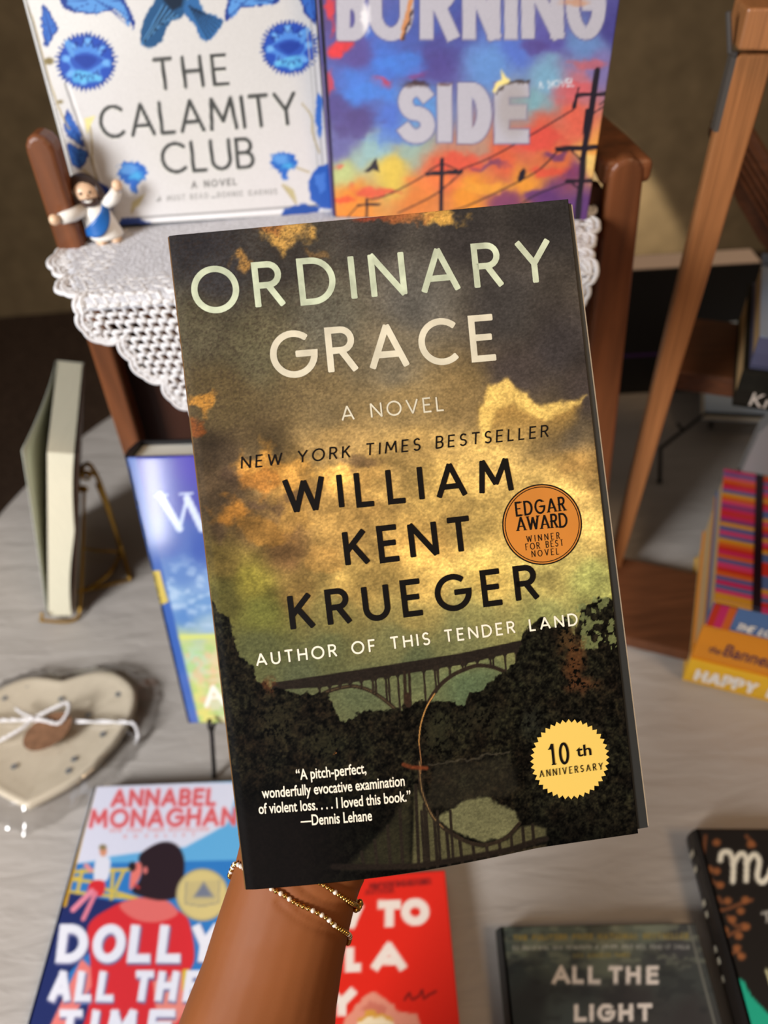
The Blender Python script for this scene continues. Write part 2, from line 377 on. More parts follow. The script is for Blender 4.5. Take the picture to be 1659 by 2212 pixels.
def cover_frame(P, r, n, u): 
    P, r, n, u = map(np.asarray, (P, r, n, u)); return lambda q, h=0.0: P + r * q[0] + u * q[1] + n * h
def axes(yaw, lean, rl=0.0):
    cy, sy = math.cos(yaw), math.sin(yaw); right = np.array([cy, sy, 0]); back = np.array([-sy, cy, 0]); up = np.array([0, 0, 1.0])
    u = math.cos(lean) * up + math.sin(lean) * back; n = np.cross(right, u)
    r2 = math.cos(rl) * right + math.sin(rl) * u; u2 = -math.sin(rl) * right + math.cos(rl) * u
    return r2, n, u2
def ink_sheet(name, P, r, n, u, wd, ht, nu, nv, art, gain, M, parent, th=0.0006, bend=None, label=None, corner=0.0):
    """a printed board: a fine grid whose ink colours come from art(Ink), closed at the back"""
    U, Vv = np.meshgrid(np.linspace(0, wd, nu + 1), np.linspace(0, ht, nv + 1))
    flat = P + U[..., None] * r + Vv[..., None] * u
    global GU, GV
    GU, GV = U, Vv
    px, py = proj(flat); ink = art(px, py); colr = lin(np.clip(ink.c, 0, 255)) * gain
    b = np.zeros(U.shape) if bend is None else bend(U, Vv)
    pos = flat + b[..., None] * n
    N = (nu + 1) * (nv + 1); off = np.array(root_loc(parent))
    V = pos.reshape(-1, 3); C = np.clip(colr.reshape(-1, 3), 0, .95)
    i = np.arange(N).reshape(nv + 1, nu + 1)
    Q = np.stack([i[:-1, :-1], i[:-1, 1:], i[1:, 1:], i[1:, :-1]], -1).reshape(-1, 4)
    ring = np.concatenate([i[0, :], i[1:, -1], i[-1, -2::-1], i[-2:0:-1, 0]])
    Vb = V[ring] - n * th; Cb = C[ring] * .9; k = len(ring); j = np.arange(k)
    Qs = np.stack([ring[j], N + j, N + (j + 1) % k, ring[(j + 1) % k]], -1)
    V = np.concatenate([V, Vb]) - off; C = np.concatenate([C, Cb]); Qall = np.concatenate([Q, Qs])
    me = bpy.data.meshes.new(name); nq = len(Qall)
    me.vertices.add(len(V)); me.vertices.foreach_set('co', V.ravel())
    me.loops.add(nq * 4 + k); me.loops.foreach_set('vertex_index', np.concatenate([Qall.ravel(), (N + j)[::-1]]).astype(np.int32))
    me.polygons.add(nq + 1); me.polygons.foreach_set('loop_start', np.concatenate([np.arange(nq) * 4, [nq * 4]]).astype(np.int32))
    me.update(calc_edges=True); me.validate()
    at_ = me.color_attributes.new('ink', 'FLOAT_COLOR', 'POINT')
    at_.data.foreach_set('color', np.concatenate([C, np.ones((len(C), 1))], 1).ravel())
    o = link(name, me, M, parent)
    if label: o['label'] = label
    return o
def add_print(o, mb, mats):
    """lettering becomes part of the printed board's own mesh"""
    me = o.data; base = len(me.materials)
    for mm in mats: me.materials.append(mm)
    off = np.array(root_loc(o)); nv0 = len(me.vertices); nl0 = len(me.loops); np0 = len(me.polygons)
    V = np.array(mb.v) - off; me.vertices.add(len(V)); 
    co = np.empty(len(me.vertices) * 3); me.vertices.foreach_get('co', co); co[nv0 * 3:] = V.ravel(); me.vertices.foreach_set('co', co)
    li = np.concatenate([np.array(f) for f in mb.f]) + nv0; ln = np.array([len(f) for f in mb.f])
    me.loops.add(len(li)); a = np.empty(len(me.loops), np.int32); me.loops.foreach_get('vertex_index', a); a[nl0:] = li; me.loops.foreach_set('vertex_index', a)
    me.polygons.add(len(ln)); st = np.empty(len(me.polygons), np.int32); me.polygons.foreach_get('loop_start', st); st[np0:] = nl0 + np.concatenate([[0], np.cumsum(ln)[:-1]]); me.polygons.foreach_set('loop_start', st)
    mi = np.empty(len(me.polygons), np.int32); me.polygons.foreach_get('material_index', mi); mi[np0:] = np.array(mb.mi) + base; me.polygons.foreach_set('material_index', mi)
    me.update(calc_edges=True)

GAIN = 1.0                                            # ink albedo relative to the measured print colours
paper = mat('page_paper', (238, 228, 205), .8, .1, noise=(60, .05, (1, 1, 30)))
paper_grey = mat('page_paper_pale', (232, 232, 222), .8, .1, noise=(60, .05, (1, 30, 1)))
board_white = mat('white_jacket', (228, 226, 222), .35, .4)

# ------------------------------------------------------------------ the setting
fl = MB(); fl.box((-6, -2, -0.80), (12, 0, 0), (0, 11, 0), (0, 0, .05))
struct(fl.build('floor', mat('dark_brown_carpet', (74, 60, 50), .95, .05, noise=(90, .35), bump=(400, .5))))
wl = MB(); wl.box((-6, 2.6, -0.75), (12, 0, 0), (0, .1, 0), (0, 0, 3.4))
struct(wl.build('wall_back', mat('olive_brown_wall', (128, 110, 82), .9, .1, noise=(14, .16), bump=(60, .15))))

# round table and its cloth
TC = np.array([0.05, 0.50]); TR = 0.512
tb = thing('round_table', 'round display table under the pale grey cloth, carrying all the books', 'table', (TC[0], TC[1], -0.75))
b = MB(); ang = [2 * math.pi * k / 72 for k in range(72)]
b.prism([(TC[0] + (TR - .006) * math.cos(a), TC[1] + (TR - .006) * math.sin(a), -.03) for a in ang], (0, 0, .028)); b.build('tabletop', mat('table_board', (120, 95, 70), .6), tb)
b = MB(); b.tube([(TC[0], TC[1], -.70), (TC[0], TC[1], -.03)], .035, 16); b.build('pedestal', mat('table_steel', (60, 60, 60), .4, metal=.8), tb)
for k in range(4):
    a = math.pi / 4 + k * math.pi / 2; b = MB(); b.tube([(TC[0], TC[1], -.68), (TC[0] + .2 * math.cos(a), TC[1] + .2 * math.sin(a), -.70), (TC[0] + .33 * math.cos(a), TC[1] + .33 * math.sin(a), -.735)], .015, 8); b.build('leg', bpy.data.materials['table_steel'], tb)
V = []; Fc = []; NA = 240; rings = [(.0, 0)] + [(TR * q / 30, 0) for q in range(1, 31)] + [(TR + .006, -.004), (TR + .01, -.012), (TR + .012, -.03), (TR + .014, -.07), (TR + .018, -.14), (TR + .022, -.24), (TR + .026, -.36)]
nz = NZ[3]
for k, (rr, zz) in enumerate(rings):
    for i in range(NA):
        a = 2 * math.pi * i / NA; fold = ss(0, .2, -zz) * .022 * math.sin(a * 22 + 2 * math.sin(a * 3)) if zz < 0 else 0
        x, y = TC[0] + (rr + fold) * math.cos(a), TC[1] + (rr + fold) * math.sin(a)
        V.append((x, y, zz if zz < 0 else -.0006))
for k in range(len(rings) - 1):
    for i in range(NA):
        Fc.append((k * NA + i, (k + 1) * NA + i, (k + 1) * NA + (i + 1) % NA, k * NA + (i + 1) % NA))
cm = mat('tablecloth_weave', (166, 159, 152), .42, .35, noise=(9, .05), bump=(1, .6, .005))
nt = cm.node_tree                                       # soft creases in two directions
bp = [n for n in nt.nodes if n.type == 'BUMP'][0]; nn = [n for n in nt.nodes if n.type == 'TEX_NOISE' and n.inputs['Scale'].default_value == 1][0]
mp = nt.nodes.new('ShaderNodeMapping'); tcn = [n for n in nt.nodes if n.type == 'TEX_COORD'][0]
mp.inputs['Rotation'].default_value = (0, 0, .5); mp.inputs['Scale'].default_value = (16, 60, 10)
nt.links.new(tcn.outputs['Object'], mp.inputs[0]); nt.links.new(mp.outputs[0], nn.inputs['Vector']); nn.inputs['Distortion'].default_value = .6
cl = part('tablecloth', V, Fc, cm, smooth=True, origin=(TC[0], TC[1], 0)); tag(cl, 'pale grey cloth with fine creases spread over the round display table', 'tablecloth')

# ------------------------------------------------------------------ the paperback held up in front
HP = np.array([-.0552, .0901, .3190]); HR, HN, HU = axes(.0821, .7538, -.0293); HW, HH = .1307, .212; HT = .021
held = thing('paperback_book', 'dark paperback with a bridge under golden clouds, held up in front', 'book', tuple(HP))
ink_black = mat('black_ink', (12, 9, 8), .5, .12); ink_cream = mat('cream_ink', (238, 226, 204), .5, .3); ink_white = mat('white_ink', (240, 236, 228), .5, .3)
foil = mat('pale_foil_lettering', (188, 196, 168), .42, .4, noise=(150, .28)); foil2 = mat('ivory_lettering', (206, 198, 174), .45, .4, noise=(150, .14))
def rgb_noise(I, sc, seed, oct_=5): return NZ[seed].f(I.x / sc, I.y / sc, oct_)
def held_art(x, y):
    I = Ink(x, y); I.warp(26, 90, 0)
    I.gradient([(430, 520, (44, 42, 44)), (600, 540, (58, 54, 50)), (800, 500, (60, 56, 53)), (1010, 500, (52, 48, 46)), (1200, 470, (48, 45, 44)), (470, 600, (56, 54, 55)),
        (900, 640, (100, 96, 88)), (700, 690, (98, 94, 80)), (1080, 660, (62, 58, 55)), (1200, 750, (56, 51, 50)), (430, 700, (84, 78, 60)), (560, 760, (92, 86, 64)), (850, 780, (112, 102, 82)), (1120, 800, (66, 58, 54)),
        (480, 860, (92, 78, 52)), (700, 880, (116, 99, 68)), (870, 870, (138, 116, 76)), (1000, 860, (128, 106, 68)), (1230, 930, (88, 76, 58)), (1270, 840, (62, 54, 50)), (1240, 1010, (140, 110, 62)),
        (470, 980, (68, 56, 42)), (560, 950, (84, 70, 48)), (720, 960, (140, 114, 70)), (900, 970, (176, 143, 84)), (1060, 1000, (188, 156, 90)), (1200, 1060, (192, 160, 92)),
        (480, 1060, (72, 58, 42)), (640, 1050, (150, 114, 60)), (780, 1060, (176, 138, 76)), (950, 1060, (198, 162, 90)), (1100, 1120, (200, 166, 92)), (540, 1130, (92, 72, 46)), (620, 1180, (118, 88, 54)), (740, 1160, (170, 134, 74)), (900, 1180, (192, 152, 82)), (1280, 1170, (180, 154, 88)),
        (490, 1230, (88, 74, 38)), (540, 1260, (122, 112, 48)), (640, 1270, (122, 98, 54)), (760, 1270, (160, 132, 72)), (900, 1270, (182, 150, 82)), (1050, 1260, (184, 156, 84)), (1200, 1250, (164, 148, 84)), (1290, 1260, (138, 138, 78)),
        (480, 1300, (70, 66, 34)), (560, 1320, (104, 104, 50)), (720, 1330, (118, 108, 62)), (880, 1340, (138, 122, 70)), (1040, 1340, (132, 126, 76)), (1180, 1340, (134, 134, 80)),
        (560, 1400, (82, 84, 52)), (700, 1400, (88, 90, 58)), (860, 1390, (106, 104, 66)), (1000, 1380, (112, 112, 72)), (640, 1450, (80, 84, 58)), (780, 1500, (84, 90, 62)), (1020, 1480, (84, 98, 68)), (900, 1440, (86, 92, 62))], 3.4)
    # clouds: lit cumulus on the right, torn golden banks on the left and at the top edge
    n1 = rgb_noise(I, 70, 2, 6); n2 = rgb_noise(I, 26, 3, 5)
    I.warp(13, 26, 2)
    body = I.pmask([(1010, 985), (1040, 930), (1042, 880), (1058, 836), (1098, 822), (1128, 846), (1150, 876), (1172, 884), (1210, 870), (1256, 862), (1252, 880), (1222, 930), (1190, 990), (1080, 1010)], 16)
    top = I.pmask([(1040, 930), (1042, 880), (1058, 832), (1098, 818), (1130, 842), (1152, 874), (1172, 880), (1206, 866), (1270, 856), (1250, 872), (1212, 890), (1176, 912), (1138, 900), (1108, 866), (1076, 880), (1062, 930), (1040, 960)], 7)
    I.put(body * .75 * ss(990, 880, y), (178, 138, 68)); I.put(top * (.55 + .6 * n2), (226, 190, 104))
    I.nowarp(); I.warp(24, 34, 4)
    for px, py, rx, ry, cc, o in [(612, 505, 52, 34, (176, 136, 72), 1), (580, 478, 40, 22, (150, 100, 56), .9), (528, 566, 22, 26, (150, 112, 62), .95), (820, 463, 90, 14, (132, 62, 44), .9), (948, 468, 54, 20, (178, 136, 66), 1), (880, 470, 60, 16, (150, 92, 52), .8), (690, 545, 26, 12, (120, 90, 52), .6),
                              (440, 872, 34, 22, (172, 122, 56), 1), (424, 930, 14, 26, (140, 76, 36), .8), (570, 1005, 62, 40, (172, 124, 58), .9), (640, 1030, 46, 36, (186, 138, 68), .85), (556, 1040, 40, 24, (156, 104, 48), .8), (720, 1030, 40, 30, (206, 160, 82), .8), (505, 1110, 44, 34, (160, 108, 46), .85), (570, 1150, 60, 34, (150, 108, 50), .7), (640, 1120, 50, 26, (160, 122, 62), .6),
                              (1020, 1060, 110, 40, (214, 178, 100), .5), (1180, 1040, 90, 40, (206, 172, 98), .5), (860, 1060, 60, 26, (212, 172, 96), .5), (700, 1210, 50, 24, (178, 134, 70), .5), (900, 1225, 80, 30, (206, 170, 92), .35)]:
        dx = (I.wx - px) / rx; dy = (I.wy - py) / ry; r = np.sqrt(dx * dx + dy * dy); I.put(o * (1 - ss(.55, 1.25, r + (n2 - .5) * 1.3)), cc)
    for px, py, rx, ry in [(630, 1075, 24, 14), (560, 1085, 24, 12), (500, 1030, 26, 20), (600, 1100, 26, 14), (780, 1000, 46, 14), (470, 1150, 22, 26)]:
        dx = (I.wx - px) / rx; dy = (I.wy - py) / ry; I.put(.6 * (1 - ss(.4, 1.3, np.sqrt(dx * dx + dy * dy) + (n2 - .5))), (72, 56, 44))
    I.nowarp()
    cl_ = NZ[4].f(x / 74 + 3, y / 52, 6) - .5; rid = 1 - np.abs(NZ[1].f(x / 46, y / 40, 5) - .5) * 4
    cz = ss(880, 980, y) * ss(1360, 1250, y); I.c = I.c * (1 + (cz * (cl_ * .95 + .10 * np.clip(rid, -1, 1)))[..., None]); I.c = I.c * (1 + (ss(900, 780, y) * cl_ * .35)[..., None])
    # bridge, woods and water
    sky = (84, 94, 64); dark = (24, 19, 14); iron = (34, 28, 23)
    I.poly([(588, 1474), (1000, 1409), (1141, 1380), (1141, 1402), (1000, 1434), (880, 1453), (700, 1482), (588, 1490)], iron, 1.2)
    I.line([(873, 1450), (877, 1560)], 7, (44, 34, 26)); I.line([(883, 1450), (888, 1580)], 6, (40, 31, 24)); I.line([(878, 1500), (882, 1600)], 14, (48, 34, 25), 2)
    A1 = [(673, 1520), (690, 1502), (715, 1489), (757, 1480), (790, 1486), (820, 1502), (850, 1526), (879, 1556)]
    A2 = [(904, 1608), (907, 1570), (916, 1535), (929, 1506), (950, 1478), (975, 1458), (1000, 1446), (1030, 1437), (1062, 1440), (1096, 1453)]
    for A in (A1, A2): I.line(smoothpath(A, 6), 8.5, (42, 33, 25)); 
    I.line(smoothpath(A1, 6), 2, (76, 62, 42))
    ydeck = lambda q: np.interp(q, [588, 700, 880, 1000, 1141], [1488, 1480, 1451, 1432, 1400])
    for A, xs in ((A1, [690, 712, 734, 756, 780, 804, 810, 832, 838, 858]), (A2, [914, 938, 944, 970, 998, 1004, 1030, 1058, 1064, 1090, 1114, 1120, 1136])):
        P_ = np.array(smoothpath([(*p, 0) for p in A], 6))
        for q in xs:
            yd = ydeck(q); ya = np.interp(q, P_[:, 0], P_[:, 1]) if q < 1096 else 1446
            I.line([(q, yd - 3), (q + (ya - yd) * .07, ya)], 4.6, (40, 32, 25), .9); I.poly([(q - 8, yd - 1), (q + 8, yd - 2), (q + 1, yd + 8), (q - 1, yd + 8)], (36, 30, 24), 1)
    # woods
    I.warp(11, 13, 6); fo = .55 * NZ[1].f(x / 9, y / 9, 4) + .45 * NZ[7].f(x / 3.6, y / 3.6, 3); fo2 = NZ[5].f(x / 40, y / 40, 4)
    wood = I.pmask([(440, 1290), (462, 1300), (478, 1326), (491, 1334), (504, 1375), (518, 1412), (548, 1439), (551, 1466), (588, 1482), (656, 1496), (710, 1498), (727, 1540), (740, 1556), (771, 1540), (798, 1530), (862, 1530), (906, 1512), (946, 1512), (1000, 1518), (1010, 1504), (1040, 1494), (1053, 1478), (1082, 1458), (1112, 1436), (1125, 1406), (1130, 1364), (1157, 1342), (1177, 1328), (1188, 1352), (1209, 1346), (1222, 1330), (1245, 1352), (1250, 1318), (1261, 1306), (1287, 1302), (1294, 1284), (1307, 1292), (1330, 1296), (1420, 1300), (1460, 1960), (420, 1960)], 2)
    back = np.array(dark) * (.55 + .75 * fo)[..., None]
    green = (fo2[..., None] * np.array((44, 46, 30)) + (1 - fo2[..., None]) * np.array((30, 20, 13))) * (.02 + 1.25 * ss(.25, .85, fo)[..., None])
    wl_ = wood[..., None]; shade = (1 - .62 * ss(1620, 1740, y + (500 - x) * .14))[..., None]
    I.c = I.c * (1 - wl_) + green * shade * wl_
    tw = I.pmask([(1225, 1335), (1250, 1300), (1300, 1280), (1330, 1290), (1335, 1400), (1255, 1400)], 3) * (NZ[4].f(x / 12, y / 12, 3) > .52); I.put(tw * .75, (120, 126, 78))
    I.nowarp(); I.warp(16, 18, 2)
    for px, py, rx, ry, cc, o in [(1240, 1425, 26, 60, (92, 56, 30), .7), (1258, 1480, 40, 22, (96, 58, 34), .6), (1225, 1380, 22, 30, (84, 60, 34), .6), (1150, 1560, 30, 40, (40, 42, 34), .5), (580, 1480, 14, 24, (84, 48, 28), .6), (600, 1560, 50, 50, (44, 40, 26), .5), (1200, 1620, 40, 40, (50, 42, 30), .4), (700, 1600, 40, 40, (40, 38, 24), .5), (1040, 1550, 50, 30, (46, 44, 30), .5), (940, 1580, 34, 50, (46, 46, 30), .6), (1260, 1600, 50, 60, (38, 36, 28), .5), (720, 1617, 4, 8, (150, 96, 50), .9)]:
        r = np.sqrt(((I.wx - px) / rx) ** 2 + ((I.wy - py) / ry) ** 2); I.put(o * (1 - ss(.3, 1.3, r)) * (fo > .42), cc)
    I.nowarp(); I.warp(8, 14, 4)
    # river: reflected sky and the bridge upside down
    I.poly([(940, 1650), (1000, 1642), (1100, 1632), (1120, 1700), (1080, 1720), (960, 1740), (916, 1735)], (46, 42, 32), 8, .55)
    I.line([(925, 1650), (1000, 1638), (1100, 1622)], 4, (66, 60, 48), 2, .8)
    I.poly([(938, 1757), (975, 1740), (1000, 1724), (1030, 1716), (1070, 1730), (1112, 1752), (1122, 1774), (1095, 1800), (1040, 1814), (985, 1794)], (98, 96, 66), 4)
    I.nowarp()
    I.poly([(894, 1690), (914, 1722), (932, 1760), (981, 1802), (1040, 1824), (1095, 1810), (1124, 1784), (1150, 1782), (1180, 1790), (1180, 1806), (1100, 1828), (1000, 1842), (920, 1854), (888, 1858)], (88, 84, 56), 4, .85)
    I.poly([(740, 1868), (790, 1820), (840, 1770), (884, 1700), (886, 1858)], (70, 66, 44), 8, .45)
    for q, y0 in ((896, 1690), (914, 1730), (936, 1765), (962, 1790), (990, 1806), (1018, 1816), (1048, 1820), (1076, 1814), (1102, 1802), (1128, 1786), (1150, 1782), (862, 1740), (836, 1775), (808, 1805), (780, 1830)): I.line([(q, y0), (q + 6, 1862)], 7, (34, 28, 22), 1.4)
    A3 = [(905, 1640), (906, 1680), (914, 1716), (932, 1755), (955, 1780), (981, 1797), (1010, 1812), (1040, 1818), (1070, 1814), (1095, 1803), (1121, 1777)]
    I.line(smoothpath(A3, 6), 8, (40, 32, 24), 1.2); I.line(smoothpath(A3[:5], 6), 2.2, (112, 88, 56), .8)
    for xx in (908, 918, 970, 942): I.line([(xx, 1745), (xx + 6, 1850)], 6, (34, 28, 22), 1.2)
    I.line([(720, 1862), (900, 1858), (1100, 1832), (1180, 1812)], 12, (30, 24, 19), 3)
    I.poly([(760, 1890), (900, 1872), (1060, 1846), (1180, 1824), (1180, 1836), (1040, 1866), (900, 1884)], (74, 64, 44), 4, .7)
    I.line(smoothpath([(904, 1606), (904, 1590), (908, 1560), (920, 1525), (938, 1496)], 6), 2.6, (176, 128, 70), .8)
    I.line([(904, 1606), (908, 1640), (907, 1665)], 2, (120, 84, 52), .8); I.line([(870, 1646), (888, 1652), (920, 1654)], 8, (110, 52, 28), 3, .8)
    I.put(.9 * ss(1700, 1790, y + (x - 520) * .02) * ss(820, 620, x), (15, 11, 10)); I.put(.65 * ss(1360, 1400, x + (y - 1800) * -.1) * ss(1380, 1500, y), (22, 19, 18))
    # printed grain, strongest in the upper sky
    I.grain(.20, 5, 6, 3.4); I.grain(.12, 2.6, 7); I.grain(.10, 60, 3)
    mot = ss(.53, .68, NZ[6].f(x / 4.5, y / 3.2, 3)) * ss(1250, 700, y) * ss(1000, 500, x + (y - 700) * .4); I.put(.42 * mot, (50, 40, 34))
    return I
cover_m = art_mat('printed_cover_matte', .5, .05, (1500, .07))
def held_bend(U, Vv):
    q = U / HW; low = 1 - Vv / HH
    return .0042 * np.sin(np.pi * np.clip((q) / .74, 0, 1)) * low ** 3 - .0003 * ss(.03, 0, q) ** 2
fc = ink_sheet('front_cover', HP, HR, HN, HU, HW, HH, 430, 690, held_art, 1.0, cover_m, held, .0004, held_bend)
def HQ(px, py): p = onp(px, py, HP, HN) - HP; return np.array([p @ HR, p @ HU])
def HF(q, h=0.0):
    b = float(held_bend(np.array(q[0]), np.array(q[1]))); return HP + HR * q[0] + HU * q[1] + HN * (b + h)
HS = .1520e-3                                          # metres per measured unit on this cover
pm = MB()
def line_on(txt, a, b, cap, wd, mi): text_mesh(pm, layout(txt, HQ(*a), HQ(*b), cap * HS, .14 if 'TIMES' in txt else 0), wd * HS, HF, 1.2e-4, mi)
line_on('ORDINARY', (425, 674), (1190, 606), 87, 13.2, 0)
line_on('GRACE', (595, 813), (1070, 772), 87, 14, 1)
line_on('A NOVEL', (740, 908), (958, 886), 29, 3.6, 1)
line_on('NEW YORK TIMES BESTSELLER', (522, 1012), (1183, 943), 24, 3.4, 2)
line_on('WILLIAM', (622, 1106), (1104, 1058), 67, 12, 2)
line_on('KENT', (752, 1219), (1018, 1187), 68, 12.4, 2)
line_on('KRUEGER', (634, 1357), (1160, 1291), 68, 12.4, 2)
line_on('AUTHOR OF THIS TENDER LAND', (556, 1437), (1247, 1349), 24, 3.8, 3)
for t_, a, b in (('\u201cA pitch-perfect,', (641, 1681), (791, 1664)), ('wonderfully evocative examination', (567, 1722), (873, 1690)), ('of violent loss. . . . I loved this book.\u201d', (560, 1756), (886, 1722)), ('\u2014Dennis Lehane', (651, 1778), (803, 1763))):
    font_mesh(pm, t_, HQ(*a), HQ(*b), 23 * HS, HF, 1.2e-4, 3, .012)
add_print(fc, pm, [foil, foil2, ink_black, ink_cream])
def SERIF(mb, txt, a, b, cap, wd, mi):
    """thick-and-thin capitals with feet"""
    st = layout(txt, HQ(*a), HQ(*b), cap * HS, 0, None, .70)
    p0, p1 = HQ(*a), HQ(*b); ex = (p1 - p0) / np.linalg.norm(p1 - p0); k = 0
    for s_ in st:
        d = s_[1] - s_[0]; thin = abs(d @ ex) > .8 * np.linalg.norm(d) if len(s_) == 2 else False
        text_mesh(mb, [s_], (wd * .6 if thin else wd) * HS, HF, 3.2e-4 + (k % 3) * 1.2e-5, mi); k += 1
        for e in (s_[0], s_[-1]):
            if np.linalg.norm(s_[0] - s_[-1]) > 1e-6 and not thin:
                text_mesh(mb, [np.array([e - ex * wd * .8 * HS, e + ex * wd * .8 * HS])], wd * .42 * HS, HF, 3.8e-4, mi)
# round award seal, printed orange with a black rim
seal = MB(); C0 = HQ(1171, 1133)
def ring(mb, C, r, h, mi, n=72, teeth=0, amp=0.0):
    pts = [C + (r * (1 + (amp if teeth and i % 2 else 0))) * np.array([math.cos(2 * math.pi * i / n), math.sin(2 * math.pi * i / n)]) for i in range(n)]
    mb.add([HF(p, h) for p in pts], [tuple(range(n))], mi)
ring(seal, C0, 88 * HS, 1.0e-4, 1); ring(seal, C0, 85 * HS, 1.5e-4, 0); ring(seal, C0, 82.5 * HS, 2.0e-4, 1); ring(seal, C0, 80.5 * HS, 2.5e-4, 0)
for t_, a, b, cp, wd in (('EDGAR', (1116, 1114), (1220, 1102), 28, 4.4), ('AWARD', (1118, 1146), (1224, 1137), 28, 4.4), ('WINNER', (1138, 1171), (1208, 1163), 13, 1.7), ('FOR BEST', (1136, 1188), (1216, 1178), 13, 1.7), ('NOVEL', (1149, 1203), (1206, 1197), 13, 1.7)): SERIF(seal, t_, a, b, cp, wd, 1)
o = seal.build('award_seal', [mat('orange_ink', (196, 122, 44), .5, .3, noise=(40, .08)), ink_black], fc); o['label'] = 'round orange award seal with black rim'
seal = MB(); C1 = HQ(1231, 1640)
ring(seal, C1, 80 * HS, 1.0e-4, 0, 80, 1, .10)
SERIF(seal, '1', (1191, 1651), (1207, 1649), 44, 5.5, 1); SERIF(seal, '0', (1211, 1649), (1240, 1646), 43, 5.5, 1)
font_mesh(seal, 'th', HQ(1245, 1634), HQ(1277, 1630), 25 * HS, HF, 3.2e-4, 1, .012)
SERIF(seal, 'ANNIVERSARY', (1166, 1678), (1301, 1661), 14, 1.7, 1)
o = seal.build('anniversary_seal', [mat('yellow_ink', (226, 190, 92), .5, .3), ink_black], fc); o['label'] = 'yellow toothed anniversary seal'
# step-back leaf, page block, spine and back cover behind the short front cover
def slab(name, q0, q1, h0, h1, M, bv=0):
    mb = MB(); mb.box(HF0(q0, h0), HR * (q1[0] - q0[0]), HU * (q1[1] - q0[1]), HN * (h1 - h0)); o = mb.build(name, M, held); 
    if bv: bevel(o, bv)
    return o
def HF0(q, h): return HP + HR * q[0] + HU * q[1] + HN * h
mb = MB(); mb.prism([HF0(q, -.0012) for q in ((.006, .0006), (HW + .0038, .0012), (HW + .0011, HH - .0012), (.006, HH - .0012))], HN * .0005)
o = mb.build('inner_leaf', mat('black_endleaf', (44, 44, 42), .5, .3), held); o['label'] = 'dark inner leaf showing beyond the short cover'
mb = MB(); mb.prism([HF0(q, -HT + .0006) for q in ((.001, .0008), (HW + .0044, .0014), (HW + .0017, HH - .0014), (.001, HH - .0014))], HN * (HT - .0019)); mb.build('page_block', mat('white_page_edges', (250, 246, 238), .8, .1), held)
slab('back_cover', (-.0002, .0004), (HW + .001, HH - .0004), -HT, -HT + .0006, ink_black)
slab('spine', (-.0004, .0), (.0006, HH - .0002), -HT, -.0006, mat('spine_tan', (112, 80, 42), .5, .3))

# ------------------------------------------------------------------ the hand and forearm that hold it
sk = mat('tanned_skin', (126, 72, 36), .58, .2, noise=(30, .07), bump=(260, .12, .0006), sss=.12)
AV = MB()
def loft(sections, n=28):
    V = []; Fc = []
    for c, a, b, ra, rb in sections:
        c, a, b = map(np.asarray, (c, a, b))
        V += [c + a * ra * math.copysign(abs(math.cos(t)) ** .92, math.cos(t)) + b * rb * math.copysign(abs(math.sin(t)) ** .92, math.sin(t)) for t in [2 * math.pi * k / n for k in range(n)]]
    N = len(sections)
    for i in range(N - 1): Fc += [(i * n + k, i * n + (k + 1) % n, (i + 1) * n + (k + 1) % n, (i + 1) * n + k) for k in range(n)]
    Fc += [tuple(range(n - 1, -1, -1)), tuple((N - 1) * n + k for k in range(n))]
    AV.add(V, Fc)
def sec(xl, xr, y, dy, z, th):
    """cross-section whose silhouette meets the two measured edge points"""
    A = dep(xl, y - dy, z); B = dep(xr, y + dy, z); c = (A + B) / 2; a = B - A; ra = np.linalg.norm(a) / 2; a = a / (2 * ra)
    ax = dep((xl + xr) / 2, y, z) - dep((xl + xr) / 2 - 28, y + 100, z); ax /= np.linalg.norm(ax)
    b = np.cross(ax, a); b /= np.linalg.norm(b)
    return (c, a, b, ra, th)
hz = .290
loft([sec(180, 690, 2900, -40, .315, .036), sec(275, 704, 2560, -40, .305, .033), sec(370, 727, 2215, -36, .295, .0285), sec(410, 742, 2110, -36, .291, .0265), sec(440, 755, 2040, -34, .289, .0245), sec(465, 772, 1965, -30, .288, .0225), sec(484, 790, 1915, -24, .2875, .0205), sec(504, 806, 1862, -18, .287, .0185),
      sec(520, 836, 1800, -14, .286, .0165), sec(528, 880, 1720, -8, .285, .0150), sec(545, 930, 1620, 0, .2845, .0135), sec(572, 960, 1520, 4, .284, .0118), sec(590, 965, 1470, 4, .284, .010)])
def finger(pts, radii):
    P = smoothpath(pts, 6); rr = np.interp(np.linspace(0, len(radii) - 1, len(P)), range(len(radii)), radii)
    AV.tube(P, list(rr), 14); AV.ball(P[-1], rr[-1], 12, 8); AV.ball(P[0], rr[0], 12, 8)
for xs, ys, L, ra in ((600, 1500, 1.0, .0085), (705, 1490, 1.12, .009), (815, 1490, 1.05, .0087), (915, 1510, .82, .0076)):
    pts = [dep(xs, ys + 60, .284)] + [dep(xs + (xs - 740) * .10 * q + 26 * q, ys - 400 * L * q, .2845 - .007 * math.sin(q * 1.4) - .0 * q) for q in (.0, .25, .5, .75, 1.0)]
    finger(pts, [ra * 1.05, ra, ra * .97, ra * .9, ra * .86, ra * .74])
finger([dep(610, 1790, .288), dep(585, 1690, .290), dep(570, 1590, .289), dep(570, 1490, .2855), dep(584, 1410, .282)], [.0135, .0125, .0105, .0095, .008])
me = bpy.data.meshes.new('arm_src'); me.from_pydata(AV.v, [], AV.f); me.update()
tmp = bpy.data.objects.new('arm_src', me); COL.objects.link(tmp)
rm = tmp.modifiers.new('r', 'REMESH'); rm.mode = 'VOXEL'; rm.voxel_size = .0012
sm_ = tmp.modifiers.new('s', 'SMOOTH'); sm_.factor = .5; sm_.iterations = 9
arm_me = bpy.data.meshes.new_from_object(tmp.evaluated_get(bpy.context.evaluated_depsgraph_get()))
